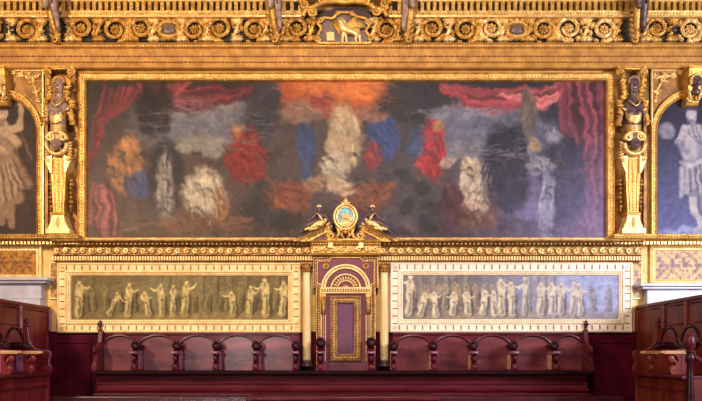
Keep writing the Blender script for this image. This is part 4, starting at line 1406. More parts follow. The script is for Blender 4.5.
def paint_side_b(x0, x1, y0, y1):
    cv = Canvas(x0, x1, y0, y1, 1.6, (44, 38, 54), 71)
    g = np.clip((cv.gy - 110) / 110, 0, 1)[..., None]
    cv.c = cv.c * (1 - g) + np.array((88, 88, 130)) * g
    o = (x0 + x1) / 2 - 3
    li, md, dk = (176, 162, 166), (124, 114, 130), (58, 52, 76)
    C = lambda ax, ay, bx, by, ra, rb, c, al=.95, so=2.0: cv.capsule(o + ax, ay, o + bx, by, ra, rb, c, al, so)
    cv.blob(o + 3, 231, 34, 4, (150, 148, 180), .8, 0, .5)
    C(13, 190, 15, 226, 4.6, 2.4, md); C(2, 188, 4, 208, 5, 3.8, li); C(4, 208, 10, 226, 3.6, 2.2, li); C(10, 227, 4, 230, 1.8, 1.4, li)
    # short skirt with folds
    C(4, 184, 4, 166, 12, 10, md, 1, 2.5)
    for k in range(12):
        f = k / 11
        cv.stroke([(o - 4 + 15 * f, 162), (o - 8 + 26 * f, 190 + 3 * math.sin(k))], 1.0, li if k % 3 else dk, .65, 1.6)
    C(-8, 168, -9, 196, 2.6, 2.0, li, .8, 2)
    # belly, chest and folded cloth
    C(2, 156, 4, 134, 10.5, 11, md, 1, 3); C(-1, 152, 0, 146, 8, 8, li, .8, 5); C(3, 136, 6, 132, 8, 8, li, .8, 4)
    cv.stroke([(o - 9, 162), (o, 165), (o + 13, 161)], 2.2, li, .8, 1.5)
    for k in range(7):
        cv.stroke([(o - 4 + k * 2.4, 126 + k * .4), (o + k * 2.2, 136), (o + 8 + k, 143)], .9, li if k % 2 else dk, .5, 1.5)
    C(-5, 128, -12, 142, 3.8, 3.4, li); C(-12, 142, -4, 152, 3.2, 2.6, md)
    C(15, 128, 19, 142, 4, 3.4, md)
    C(-24, 131, -23.9, 131, 8.6, 8.6, (112, 104, 120), 1, 1.5); C(-24, 131, -23.9, 131, 6.4, 6.4, (140, 130, 142), .8, 3); C(-22, 133, -21.9, 133, 3, 3, (108, 98, 116), .6, 3)
    C(2, 124, 2, 120, 3, 3, md)
    C(1, 116, 1.1, 113, 4.8, 5.2, li, 1, 1.5); C(-3, 108.6, 5, 108.4, 2.6, 2.6, dk, .85, 1.5); C(-1, 121, 2, 121, 2.4, 2.0, md, .9, 1.5)
    for a in (-1.4, 2.2): C(a, 114, a + .1, 114, .5, .4, dk, .5, 1.2)
    cv.blur(2)
    cv.warp(2.2, 7, 521)
    cv.grain(.12, 6)
    return cv


side_bay(0, 1, 'left', dict(paint='dusky brown arched painting of a robed figure with one arm raised', key='gilded keystone with carved head over the dusky brown arched painting', keymat='gold_pale'), paint_side_a)
side_bay(693.5, -1, 'right', dict(paint='deep blue arched painting of a pale figure with a round shield', key='gilded keystone with dark carved head over the deep blue arched painting', keymat='bronze_dark'), paint_side_b)


def herm(px, label, body, name='herm_pilaster'):
    """bust of a woman on a tapering gilded pillar"""
    d = .2
    u = S * K(d)
    cx = X(px, d)
    P = lambda x, py, dd=0.0: (cx + x * u, -(d + dd), Z(py, d))
    t = thing(name, (cx, -d, Z(234.5, d)), label, 'statue', 'gilded herm statues beside the big painting')
    mb = MB(); mb.box(cx - 15 * u, cx + 15 * u, -.05, 0, Z(234, d), Z(68, d)); mb.build('recess_panel', 'gold_deep', t)
    mb = MB()
    for s in (-1, 1):
        mb.box(cx + s * 16.4 * u - 1.6 * u, cx + s * 16.4 * u + 1.6 * u, -.1, 0, Z(234, d), Z(69, d))
    mb.build('side_fillet', 'gold_deep', t, .004)
    # ionic volutes on top
    mb = MB()
    for s in (-1, 1):
        mb.tube(spiral(cx + s * 11.4 * u, Z(72.6, d), 4.1 * u, .7 * u, PI / 2, 1.8, 34, d + .02, d + .05, -s), [1.15 * u] * 35, 7)
        mb.ell(P(s * 11.4, 72.6, .05), (1.2 * u, .03, 1.2 * u))
    mb.tube([P(-11, 68.7, .03), P(-5, 69.8, .05), P(0, 70.2, .06), P(5, 69.8, .05), P(11, 68.7, .03)], [1.2 * u, 1.5 * u, 1.5 * u, 1.5 * u, 1.2 * u], 8)
    mb.box(cx - 14.5 * u, cx + 14.5 * u, -.24, 0, Z(69, d), Z(67.2, d))
    mb.build('volute_capital', 'gold', t)
    # body: hips, torso, neck, head, upper arms
    mb = MB()
    V = [P(0, 147, .04), P(0, 138, .04), P(0, 128, .05), P(0, 117, .06), P(0, 107.5, .05), P(0, 100, .04), P(.4, 95, .05), P(.6, 89, .07), P(.6, 83, .07), P(.6, 79.5, .06),
         P(-8.2, 108, .03), P(-11.4, 116, .03), P(-12, 124, .02), P(8.2, 108, .03), P(11.4, 116, .03), P(12, 124, .02)]
    E = [(0, 1), (1, 2), (2, 3), (3, 4), (4, 5), (5, 6), (6, 7), (7, 8), (8, 9), (4, 10), (10, 11), (11, 12), (4, 13), (13, 14), (14, 15)]
    R = [6.2, 6.2, 5.4, 6.6, 6.8, 2.8, 2.6, 3.5, 4.1, 2.8, 3.6, 2.6, 2.1, 3.2, 2.6, 2.1]
    skin_mesh(mb, V, E, [(r * u, r * u * .8) for r in R])
    for s in (-1, 1):
        mb.ell(P(s * 3.9, 116, .13), (3.6 * u, .05, 3.6 * u))
    # face
    mb.ell(P(.6, 88.4, .15), (.6 * u, .025, 1.7 * u), None, 2)
    mb.ell(P(.6, 91.6, .135), (1.3 * u, .016, .35 * u), None, 2)
    mb.ell(P(.6, 92.5, .133), (1.0 * u, .016, .35 * u), None, 2)
    mb.ell(P(.6, 94.4, .115), (1.6 * u, .025, 1.0 * u), None, 2)
    for s in (-1, 1):
        mb.ell(P(.6 + s * 1.8, 86.8, .135), (.8 * u, .014, .4 * u), None, 2)
        mb.ell(P(.6 + s * 1.8, 85.4, .138), (1.3 * u, .014, .3 * u), None, 2)
        mb.ell(P(.6 + s * 4.5, 87.8, .06), (.5 * u, .02, 1.2 * u), None, 2)
    mb.build('bust', body, t)
    # hair and side garlands
    mb = MB()
    mb.ell(P(.6, 81, .04), (5.4 * u, .075, 4.2 * u))
    for k in range(11):
        a = -.15 + (PI + .3) * k / 10
        mb.ell((cx + (.6 + 5.0 * math.cos(a)) * u, -(d + .08), Z(83.5, d) + 4.9 * u * math.sin(a)), (1.5 * u, .03, 1.4 * u), None, 1)
    mb.build('hair', 'gold' if body == 'bronze' else 'bronze', t)
    rn = random.Random(int(px))
    for s in (-1, 1):
        mb = MB()
        for k in range(14):
            py = 78 + k * 3.6
            x = s * (9.2 + 1.2 * math.sin(k * 1.1) + (3.0 if py > 100 else 0) + (1.0 if py > 112 else 0))
            mb.ell(P(x, py, .03 + .03 * rn.random()), (2.6 * u, .05, 2.3 * u), None, 1)
            c = P(x, py, .05)
            for j in range(3):
                a = rn.random() * 6.28
                mb.leaf((c[0], c[2]), (c[0] + 4.2 * u * math.cos(a), c[2] + 4.2 * u * math.sin(a)), 1.4 * u, d + .06, .04, 4)
        mb.build('garland', 'gold', t)
    # breast cloth and belt
    mb = MB()
    for k in range(7):   # cloth wound below the breasts and round the waist
        f = k / 6
        b = .185 - .02 * f
        pts = [P(-8.2 + 1.4 * f, 113 + 6 * f, .08), P(-4.8, 119 + 5.5 * f, b - .01), P(-.2, 120.2 + 6 * f, b), P(4.2, 118.5 + 5.5 * f, b - .01), P(8 - f, 111 + 7 * f, .08)]
        mb.tube(pts, [1.05 * u] * 5, 7)
    for k in range(4):
        b = .17
        mb.tube([P(-7.2, 127 + k * 1.7, .07), P(-3, 129 + k * 1.8, b - .015), P(0, 129.4 + k * 1.9, b), P(3, 129 + k * 1.8, b - .015), P(7.2, 127 + k * 1.7, .07)], [1.0 * u] * 5, 7)
    mb.tube([P(-5.5, 102.5, .11), P(-2, 108, .17), P(0.4, 109.6, .175), P(3, 108, .17), P(6, 102.5, .11)], [.75 * u] * 5, 6)
    for s in (-1, 1):
        mb.tube([P(s * 12.4, 108, .06), P(s * 11, 111.5, .13), P(s * 8.4, 113, .12)], [1.1 * u] * 3, 6)
    mb.build('breast_cloth', 'gold_bright', t)
    # drapery wreath and mask at the hips
    mb = MB()
    for k in range(16):
        a = PI * (k / 15)
        x, z = 9.6 * math.cos(a), 141 - 6.5 * math.sin(a)
        mb.ell(P(x, z, .13), (2.3 * u, .05, 2.0 * u), None, 1)
    for k in range(18):
        a = PI * k / 17
        mb.ell(P(9.8 * math.cos(a), 147 + 9.4 * math.sin(a), .12), (2.5 * u, .06, 2.3 * u), None, 1)
    for s in (-1, 1):
        for k in range(6):
            mb.leaf((P(s * 9, 146 + k * 2.2)[0], P(0, 146 + k * 2.2)[2]), (P(s * 14.4, 143 + k * 3.2)[0], P(0, 143 + k * 3.4)[2]), 1.6 * u, d + .07, .04, 5)
        mb.tube(spiral(cx + s * 6.5 * u, Z(139.5, d), 4.2 * u, .8 * u, PI / 2, 1.5, 26, d + .13, d + .16, s), [1.2 * u] * 27, 7)
    g = mb.build('drapery_wreath', 'gold_bright', t)
    mb = MB(); carved_head(mb, cx, -(d + .15), Z(148, d), 4.6 * u); mb.build('mask', body, t)
    # tapering pillar
    mb = MB()
    pf = lambda w0, w1, y0, y1, dd: [P(-w0, y1)[0::2], P(w0, y1)[0::2], P(w1, y0)[0::2], P(-w1, y0)[0::2]]
    mb.prism([(cx - 5.2 * u, Z(214, d)), (cx + 5.2 * u, Z(214, d)), (cx + 8.2 * u, Z(158, d)), (cx - 8.2 * u, Z(158, d))], 0, d + .06)
    mb.sweep([(cx - 7 * u, Z(214, d)), (cx + 7 * u, Z(214, d))], [(-2 * u, .0), (-2 * u, d + .09), (0, d + .1), (1.2 * u, d + .07), (1.2 * u, 0)])
    pl = mb.build('tapered_pillar', 'gold', t, .004)
    mb = MB()
    mb.beads([(cx, Z(212, d)), (cx, Z(160, d))], 3.0 * u, 1.35 * u, d + .065)
    for s in (-1, 1):
        mb.tube([P(s * 4.8, 160, .065), P(s * 3.2, 212, .065)], [.6 * u] * 2, 6)
    mb.build('bead_strip', 'gold_bright', pl)
    for s in (-1, 1):   # flared ears at the top of the pillar
        mb = MB()
        q = [(s * 6, 157), (s * 11.2, 158.2), (s * 12.6, 160.5), (s * 11.6, 164), (s * 9.2, 170), (s * 7.6, 174), (s * 6, 174)]
        mb.prism([(P(a, b)[0], P(a, b)[2]) for a, b in (q if s > 0 else q[::-1])], .05, d + .09)
        mb.tube(spiral(cx + s * 10.2 * u, Z(161, d), 2.3 * u, .5 * u, 0, 1.3, 18, d + .1, d + .11, s), [.7 * u] * 19, 6)
        mb.build('scrolled_ear', 'gold_bright', pl)
    for s in (-1, 1):
        mb = MB()
        for k, (py, w) in enumerate(((180, 2.6), (184, 3.2), (188, 2.6), (192.5, 2.0), (197, 2.4), (201.5, 2.8), (206, 2.4), (209.5, 1.5))):
            mb.ell(P(s * (10.0 + .3 * math.sin(k * 2)), py, -.06), (w * u, .05, 2.6 * u), None, 2)
        mb.tube([P(s * 9, 172, -.06), P(s * 10, 180, -.06)], [.6 * u] * 2, 6)
        mb.build('pendant', 'gold_deep', t)
    # base
    mb = MB()
    mb.prism([(cx - 10.2 * u, Z(229.5, d)), (cx + 10.2 * u, Z(229.5, d)), (cx + 8.8 * u, Z(226, d)), (cx + 6.6 * u, Z(221, d)), (cx + 5.8 * u, Z(216, d)), (cx - 5.8 * u, Z(216, d)), (cx - 6.6 * u, Z(221, d)), (cx - 8.8 * u, Z(226, d))], 0, d + .08, True)
    mb.box(cx - 11.8 * u, cx + 11.8 * u, -(d + .1), 0, Z(234.4, d), Z(229.5, d))
    mb.leaf((cx, Z(228, d)), (cx, Z(217, d)), 2.2 * u, d + .08, .03)
    mb.build('base', 'gold_pale', t, .004)


herm(60, 'gilded herm pilaster with warm tan bust beside the dusky brown arched painting', 'bronze')
herm(631.5, 'gilded herm pilaster with dark bronze bust beside the deep blue arched painting', 'bronze_dark')

# outer sills under the side bays
for px0, px1, lab in ((-50, 79, 'gilded sill moulding under the dusky brown arched painting'), (613, 750, 'gilded sill moulding under the deep blue arched painting')):
    d = .25
    t = thing('sill_cornice', (X((px0 + px1) / 2), -d, Z(245)), lab, 'cornice', kind='structure')
    mb = MB()
    mb.sweep([(X(px0, d), 0), (X(px1, d), 0)], [(Z(245.5, .1), 0), (Z(245.5, .1), .1), (Z(244.5, .14), .14), (Z(241.8, .16), .17), (Z(241, .2), .2), (Z(239.6, .2), .22), (Z(239, d), .28), (Z(236.6, d), .3), (Z(234.6, d), .31), (Z(234.2, d), 0)])
    mb.build('moulding', 'gold', t)
    mb = MB()
    n = int((px1 - px0) / 3.6)
    for i in range(n):
        p = px0 + (i + .5) * (px1 - px0) / n
        mb.box(X(p - 1, .18), X(p + 1, .18), -.2, -.15, Z(244.3, .18), Z(241.6, .18))
    mb.build('dentil_row', 'gold_bright', t)
    mb = MB(); mb.beads([(X(px0, d), Z(238.0, d)), (X(px1, d), Z(238.0, d))], 2.8 * S, .9 * S, .292); mb.build('bead_row', 'gold_bright', t)


# ------------------------------------------------------------------ ornament panels and marble door heads
def ornament(cx0, cx1, y0, y1, base, c1, c2, seed):
    cv = Canvas(cx0, cx1, y0, y1, 2.0, base, seed)
    gx = cv.gx - cx0; gy = cv.gy - y0
    w = fbm(cv.h, cv.w, 8, seed, 4) * 3
    v = np.sin(gx * .55 + w) * np.cos(gy * .6 + w * 1.3) + .5 * np.sin((gx + gy) * .4 + w * 2)
    cv.put(np.clip((v - .35) * 3, 0, 1), c1, .62)
    v2 = np.sin(gx * .8 - w * 1.7) * np.sin(gy * .75 + w)
    cv.put(np.clip((v2 - .45) * 4, 0, 1), c2, .62)
    for k in range(6):
        p = cx0 + 6 + k * 12
        cv.blob(p, (y0 + y1) / 2, 2.6, 2.6, c2, .6, 0, .4, .15)
        for a in (0, 2.1, 4.2):
            cv.blob(p + 4.5 * math.cos(a), (y0 + y1) / 2 + 6.5 * math.sin(a), 2.2, 1.4, c1, .8, a, .4, .15)
    cv.grain(.12, 4)
    return cv


for x0, x1, y0, y1, base, c1, c2, lab in ((-40, 36, 249.5, 276, (168, 112, 46), (120, 74, 36), (86, 56, 44), 'brown and gold ornamental panel above the marble door head beside the warm brown painting'),
                                          (655.5, 740, 249, 282, (196, 160, 118), (136, 108, 116), (96, 84, 122), 'pale gold and blue ornamental panel above the marble door head near the newel post')):
    t = thing('ornament_panel', (X((x0 + x1) / 2), 0, Z(y1)), lab, 'panel')
    ornament(x0, x1, y0, y1, base, c1, c2, int(x0) + 99).mesh('painted_field', .03, t, 'oil_matte', 1.0)
    mb = MB()
    mb.sweep(rect(X(x0 - 5.5, .04), X(x1 + 5.5, .04), Z(y1 + 4, .04), Z(y0 - 4, .04)), [(0, 0), (0, .05), (2 * S, .06), (3.2 * S, .045), (5 * S, .05), (5.8 * S, .03), (5.8 * S, 0)], True)
    mb.build('frame', 'gold_pale', t)
for x0, x1, base, c1, c2, lab in ((50.5, 57.5, (190, 140, 70), (120, 90, 70), (90, 80, 110), 'narrow painted strip with blue-brown ornament beside the warm brown painting frame'),
                                  (633, 641.5, (200, 164, 120), (140, 110, 110), (100, 92, 130), 'narrow painted strip with blue-grey ornament beside the bluish grey painting frame')):
    t = thing('painted_pilaster', (X((x0 + x1) / 2), 0, Z(298)), lab, 'pilaster')
    ornament(x0, x1, 262.5, 298, base, c1, c2, int(x0)).mesh('painted_field', .025, t, 'oil_matte', 1.0)
    mb = MB(); mb.sweep(rect(X(x0 - 1, .03), X(x1 + 1, .03), Z(299, .03), Z(262, .03)), [(0, 0), (0, .035), (1.1 * S, .035), (1.2 * S, .02)], True)
    mb.build('border', 'gold_pale', t)

for sg, px, lab in ((-1, 47.5, 'grey marble door head behind the wing bench on the warm golden side'), (1, 640.5, 'grey marble door head behind the wing bench near the newel post')):
    t = thing('marble_door_head', (X(px + sg * 40, .2), 0, Z(310)), lab, 'door head')
    e = lambda p, d=.2: X(px + sg * p, d)
    far = e(90)
    y0 = 277 if sg < 0 else 283
    for nm, a, top, bot, dd in (('cornice', 0, y0, y0 + 3.2, .3), ('cornice', 2.0, y0 + 3.2, y0 + 6, .25), ('frieze', 6.5, y0 + 6, y0 + 22, .16), ('architrave', 7.5, y0 + 22, y0 + 34, .2)):
        mb = MB()
        xa = e(a, dd)
        mb.box(min(xa, far), max(xa, far), -dd, -.005, Z(bot, dd), Z(top, dd))
        mb.build(nm, 'marble', t, .012)
# pale gold piers between door head and painting
for px0, px1 in ((36.5, 43), (649, 655)):
    pass

# ================================================================== TOP BRACKET FIGURES
def bracket(px, label, sg, body):
    d = .3
    u = S * K(d)
    cx = X(px, d)
    P = lambda x, py, dd=0.0: (cx + sg * x * u, -(d + dd), Z(py, d))
    t = thing('bracket_figure', (cx, -d, Z(42, d)), label, 'bracket', 'carved brackets along the top frieze')
    mb = MB()   # curved gilt console
    mb.tube([P(2, 42, -.08), P(1.6, 36, -.02), P(.6, 29, .03), P(-.8, 22, .08), P(-1.2, 14, .12), P(0, 5, .16), P(0, -10, .2)], [3.0 * u, 2.8 * u, 3.2 * u, 3.6 * u, 4.4 * u, 5.0 * u, 5.2 * u], 10)
    mb.tube(spiral(P(0, 0)[0], Z(39, d), 3.6 * u, .8 * u, PI / 2, 1.4, 22, d - .02, d + .02, sg), [1.1 * u] * 23, 7)
    for k in range(5):
        mb.leaf((P(1 - k * .3, 0)[0], Z(38 - k * 5, d)), (P(6 - k * .6, 0)[0], Z(33 - k * 5, d)), 1.6 * u, d, .04)
        mb.leaf((P(-1 - k * .3, 0)[0], Z(38 - k * 5, d)), (P(-6, 0)[0], Z(33 - k * 5, d)), 1.6 * u, d, .04)
    mb.build('console', 'gold', t)
    mb = MB()   # legs and hem of a carved figure above
    V = [P(0, -14, .22), P(-2.2, -6, .24), P(-3, 3, .26), P(-2.6, 12, .24), P(-3.4, 17, .28), P(2.4, -6, .22), P(3.4, 3, .22), P(3.8, 14, .18), P(5.0, 24, .12), P(5.6, 31, .1), P(4.4, 34, .14)]
    E = [(0, 1), (1, 2), (2, 3), (3, 4), (0, 5), (5, 6), (6, 7), (7, 8), (8, 9), (9, 10)]
    R = [6.4, 4.6, 4.4, 3.0, 1.8, 4.4, 4.0, 3.2, 2.2, 1.7, 1.1]
    skin_mesh(mb, V, E, [r * u for r in R])
    mb.build('figure_legs', body, t)
    mb = MB()
    for k in range(6):
        x = -6 + 2.4 * k
        mb.tube([P(x * .8, -14, .26), P(x, -4, .3), P(x * 1.05, 4 + 2 * math.sin(k * 2), .3), P(x * 1.1, 9 + 3 * math.sin(k * 2), .27)], [1.6 * u, 1.5 * u, 1.3 * u, .7 * u], 7)
    mb.build('drapery', body, t)


bracket(55, 'carved grey-brown figure bracket on the top frieze above the tan herm', 1, 'bronze')
bracket(275, 'carved figure bracket on the top frieze, left of the lion relief', 1, 'bronze')
bracket(408.5, 'carved figure bracket on the top frieze, right of the lion relief', -1, 'bronze')
bracket(635.5, 'carved dark gold figure bracket on the top frieze above the dark herm', 1, 'bronze_dark')


# ================================================================== LION RELIEF AT TOP CENTRE
def lion_relief():
    d = .26
    u = S * K(d)
    px, py = 345, 29.5
    cx, cz = X(px, d), Z(py, d)
    t = thing('lion_relief', (cx, -d, Z(44, d)), 'gilded winged lion with a book in a scrolled cartouche at the top centre', 'relief')
    sh = [(319, 42), (318, 34), (321, 27), (318, 22), (324, 17), (332, 17.5), (338, 12.5), (345, 11.5), (352, 12.5), (358, 16), (366, 18), (369, 24), (366, 30), (370, 36), (370, 42)]
    mb = MB(); mb.prism(smooth([(X(a, d), Z(b, d)) for a, b in sh[::-1]]), .05, .2); mb.build('back_plate', 'jewel', t)
    mb = MB()
    mb.tube(smooth([(X(a, d), -.23, Z(b, d)) for a, b in sh]), 1.6 * u, 8)
    mb.box(X(318, d), X(371, d), -.26, -.05, Z(43.6, d), Z(41.8, d))
    for a, b, r, s in ((321, 20, 3, 1), (368, 21, 3, -1), (317.5, 38, 3.4, -1), (371, 38, 3.4, 1), (338, 13, 2.2, 1), (352, 13, 2.2, -1)):
        mb.tube(spiral(X(a, d), Z(b, d), r * u, .6 * u, 0, 1.5, 22, .24, .27, s), [1.05 * u] * 23, 7)
    mb.build('scrolled_rim', 'gold', t)
    mb = MB(); lion(mb, X(349, d), Z(32.2, d), .23, 1.12 * u, 1, 1.5 * u)
    mb.build('lion', 'gold_bright', t)
    mb = MB()
    for k in range(7):
        mb.leaf((X(345.5 + k * .5, d), Z(26 + k * .4, d)), (X(357 + k * 1.6, d), Z(14.8 + k * 2.0, d)), 1.5 * u, .25 + .004 * k, .03)
    for k in range(5):
        mb.leaf((X(340, d), Z(33, d)), (X(331 + k * 1.3, d), Z(19 - k * .5, d)), 1.2 * u, .215, .02)
    mb.build('wing', 'gold', t)
    mb = MB(); q = [(X(327, d), Z(40.5, d)), (X(334.5, d), Z(40.5, d)), (X(334, d), Z(32, d)), (X(326.5, d), Z(32, d))]
    mb.prism(q, .2, .26); mb.box(X(330.2, d), X(330.9, d), -.27, -.2, Z(40.5, d), Z(32, d)); mb.build('book', 'gold_pale', t)
    # scrolled canopy and dark opening above
    t2 = thing('scrolled_canopy', (X(345, .3), -.2, Z(16, .3)), 'gilded scrolled canopy with a dark opening above the lion relief', 'canopy')
    dd = .3
    mb = MB()
    op = [(317, 20), (318, 13), (324, 7), (334, 3.5), (346, 2.5), (358, 3.5), (368, 7), (374, 13), (375, 20)]
    mb.prism([(X(a, dd), Z(b, dd)) for a, b in op[::-1]], .05, .15); mb.build('dark_opening', 'plum_gap', t2)
    mb = MB()
    mb.tube(smooth([(X(a, dd), -.3, Z(b, dd)) for a, b in ((303, 16), (306, 9), (313, 7), (322, 3), (334, 1.5), (346, 2.2), (358, 1.5), (368, 4), (376, 9), (383, 9), (387, 16))]), 2.4 * u, 9)
    mb.box(X(300, dd), X(390, dd), -.28, -.05, Z(-1, dd), Z(-8, dd))
    for a, b, r, s in ((305, 5, 4.4, 1), (312, 13, 4.6, -1), (384, 4, 4.4, -1), (377, 12, 4.6, 1), (322, 0, 3.6, 1), (366, 0, 3.6, -1)):
        mb.tube(spiral(X(a, dd), Z(b, dd), r * u, .8 * u, PI / 2, 1.6, 26, .31, .36, s), [1.5 * u] * 27, 7)
        mb.ell((X(a, dd), -.35, Z(b, dd)), (1.3 * u, .03, 1.3 * u))
    for a, b in ((303, 8), (300, 2), (388, 8), (391, 2), (308, 11), (318, 5), (326, 1), (340, 0), (352, 0), (364, 2), (372, 6), (382, 11)):
        for k in range(3):
            an = 1.2 + k * .5 + (a - 345) * .01
            mb.leaf((X(a, dd), Z(b + 2, dd)), (X(a, dd) + 6 * u * math.cos(an), Z(b + 2, dd) + 6 * u * math.sin(an)), 1.6 * u, .31, .04)
    mb.build('scrollwork', 'gold', t2)


lion_relief()

# ================================================================== STALLS
def stall_bank(cen, px_in, px_end, sg, label):
    """row of wooden stalls; sg=-1: the end panel is at the left"""
    t = thing('stall_bank', (X((px_in + px_end) / 2), -.1, Z(372)), label, 'stalls', 'wooden stall banks either side of the throne')
    d0 = .06
    zt, zb = Z(333.2, d0), Z(371, .55)
    xa, xb = sorted((X(px_in, d0), X(px_end, d0)))
    mb = MB(); mb.box(xa, xb, -d0, -.03, zb, zt)
    mb.build('back_board', 'wood', t)
    mb = MB(); mb.box(xa, xb, -d0 - .03, -.03, zt - .025, zt + .012); mb.build('top_rail', 'wood', t, .006)
    ends = sorted([px_end + sg * (-3)] + cen)
    for a, b in zip(ends, ends[1:]):
        ka = (a + b) / 2
        hw = (b - a) / 2 - .6
        # niche: smooth panel below an arched raised moulding
        cx, cz = X(ka, d0), Z(349.5, d0)
        u = S * K(d0)
        rz = 13.2 * u
        path = [(cx + hw * u, Z(371, .55)), (cx + hw * u, cz)] + arc(cx, cz, hw * u, 0, PI, 24, rz)[1:] + [(cx - hw * u, Z(371, .55))]
        mb = MB()
        mb.sweep(path, [(.2 * u, d0), (.2 * u, d0 + .03), (-.6 * u, d0 + .055), (-1.8 * u, d0 + .05), (-2.2 * u, d0 + .02), (-2.2 * u, d0)], smooth=False)
        mb.build('niche_arch', 'wood', t)
        mb = MB(); mb.prism([(x, z) for x, z in path], d0 - .01, d0 + .012)
        mb.build('niche_panel', 'wood_niche', t)
    for c in cen:
        arm_block(t, X(c, .24), -d0, 1.0, 346, side='wood_sheen' if sg < 0 else 'arm_sheen')
    # end panel with finial, side profile
    k = X(px_end, .2)
    w = 2.0 * S
    pf = [(-.03, Z(371, .55)), (-.44, Z(371, .55)), (-.44, Z(366, .2)), (-.41, Z(362, .2)), (-.36, Z(357, .2)), (-.39, Z(352, .2)), (-.41, Z(349, .2)), (-.36, Z(346.5, .2)), (-.28, Z(346, .2)), (-.2, Z(342, .2)), (-.17, Z(336, .2)), (-.16, Z(331, .2)), (-.05, Z(330, .2)), (-.03, Z(333, .2))]
    mb = MB(); mb.xprism(pf, k - w, k + w)
    ep = mb.build('end_panel', 'wood', t, .006)
    mb = MB(); u = S * K(.15)
    k2 = X(px_end, .14)
    mb.lathe((k2, -.11), [(1.9 * u, Z(331.5, .14)), (2.2 * u, Z(330, .14)), (1.3 * u, Z(328.6, .14)), (1.1 * u, Z(327, .14)), (2.0 * u, Z(325.4, .14)), (2.2 * u, Z(323.6, .14)), (1.5 * u, Z(321.6, .14)), (.4 * u, Z(320, .14))], 14)
    mb.ell((k2 - sg * -1.2 * u, -.15, Z(324.2, .14)), (1.2 * u, 1.6 * u, 1.2 * u), None, 1)
    mb.build('finial', 'wood', ep)
    mb = MB()
    mb.ell((k + sg * w * .4, -.38, Z(350.5, .3)), (1.8 * u, .05, 3.2 * u))
    mb.box(k - w * 1.25, k + w * 1.25, -.455, -.38, Z(371, .55), Z(365, .3))
    mb.build('scroll_bracket', 'wood', ep, .004)
    return t


CL = [138, 178.5, 218, 257.2, 296.5]
CR = [393, 432.3, 472, 511.5, 552]
stall_bank(CL, 299.5, 99.5, -1, 'dark red wooden stalls with carved armrests under the warm brown painting')
stall_bank(CR, 393, 586.5, 1, 'dark red wooden stalls with carved armrests under the bluish grey painting')

# long bench seat in front
t = thing('bench_seat', (X(342), -.3, Z(396)), 'long dark red wooden bench seat running in front of stalls and throne', 'bench')
mb = MB()
xa, xb = X(90, .55), X(592, .55)
mb.sweep([(xa, 0), (xb, 0)], [(Z(374.6, .55), .03), (Z(374.6, .55), .54), (Z(374, .55), .56), (Z(371.6, .55), .56), (Z(371, .55), .55), (Z(371, .55), .03)])
mb.build('seat', 'seat_shade', t, .004)
mb = MB(); mb.box(X(95, .45), X(589, .45), -.36, -.03, Z(400, .5), Z(373.8, .55))
fp = mb.build('front_board', 'wood_front', t)
mb = MB()
xa, xb = X(94, .45), X(590, .45)
mb.sweep([(xa, 0), (xb, 0)], [(Z(384.6, .4), .36), (Z(384.4, .4), .38), (Z(383.4, .4), .385), (Z(383, .4), .36)])
mb.sweep([(xa, 0), (xb, 0)], [(Z(391.4, .4), .36), (Z(391.2, .4), .4), (Z(389.8, .4), .41), (Z(388.8, .4), .38), (Z(388.6, .4), .36)])
mb.build('rail_moulding', 'wood', fp)
mb = MB(); mb.box(xa, xb, -.5, -.03, zp, Z(393.6, .5)); mb.build('plinth', 'wood', t, .006)

# low step in front of the throne
d = 1.3
mb = MB(); mb.box(X(251, d), X(435, d), -1.75, -.95, .88, Z(397, d) - .02)
tt = thing('throne_step', (X(343, d), -d, .88), 'low wooden step in front of the throne at the bottom edge', 'step')
mb.build('box', 'wood_dark', tt, .008)
mb = MB(); mb.box(X(250, d), X(436, d), -1.78, -.93, Z(397, d) - .02, Z(395, d)); mb.build('tread', 'wood', tt, .008)


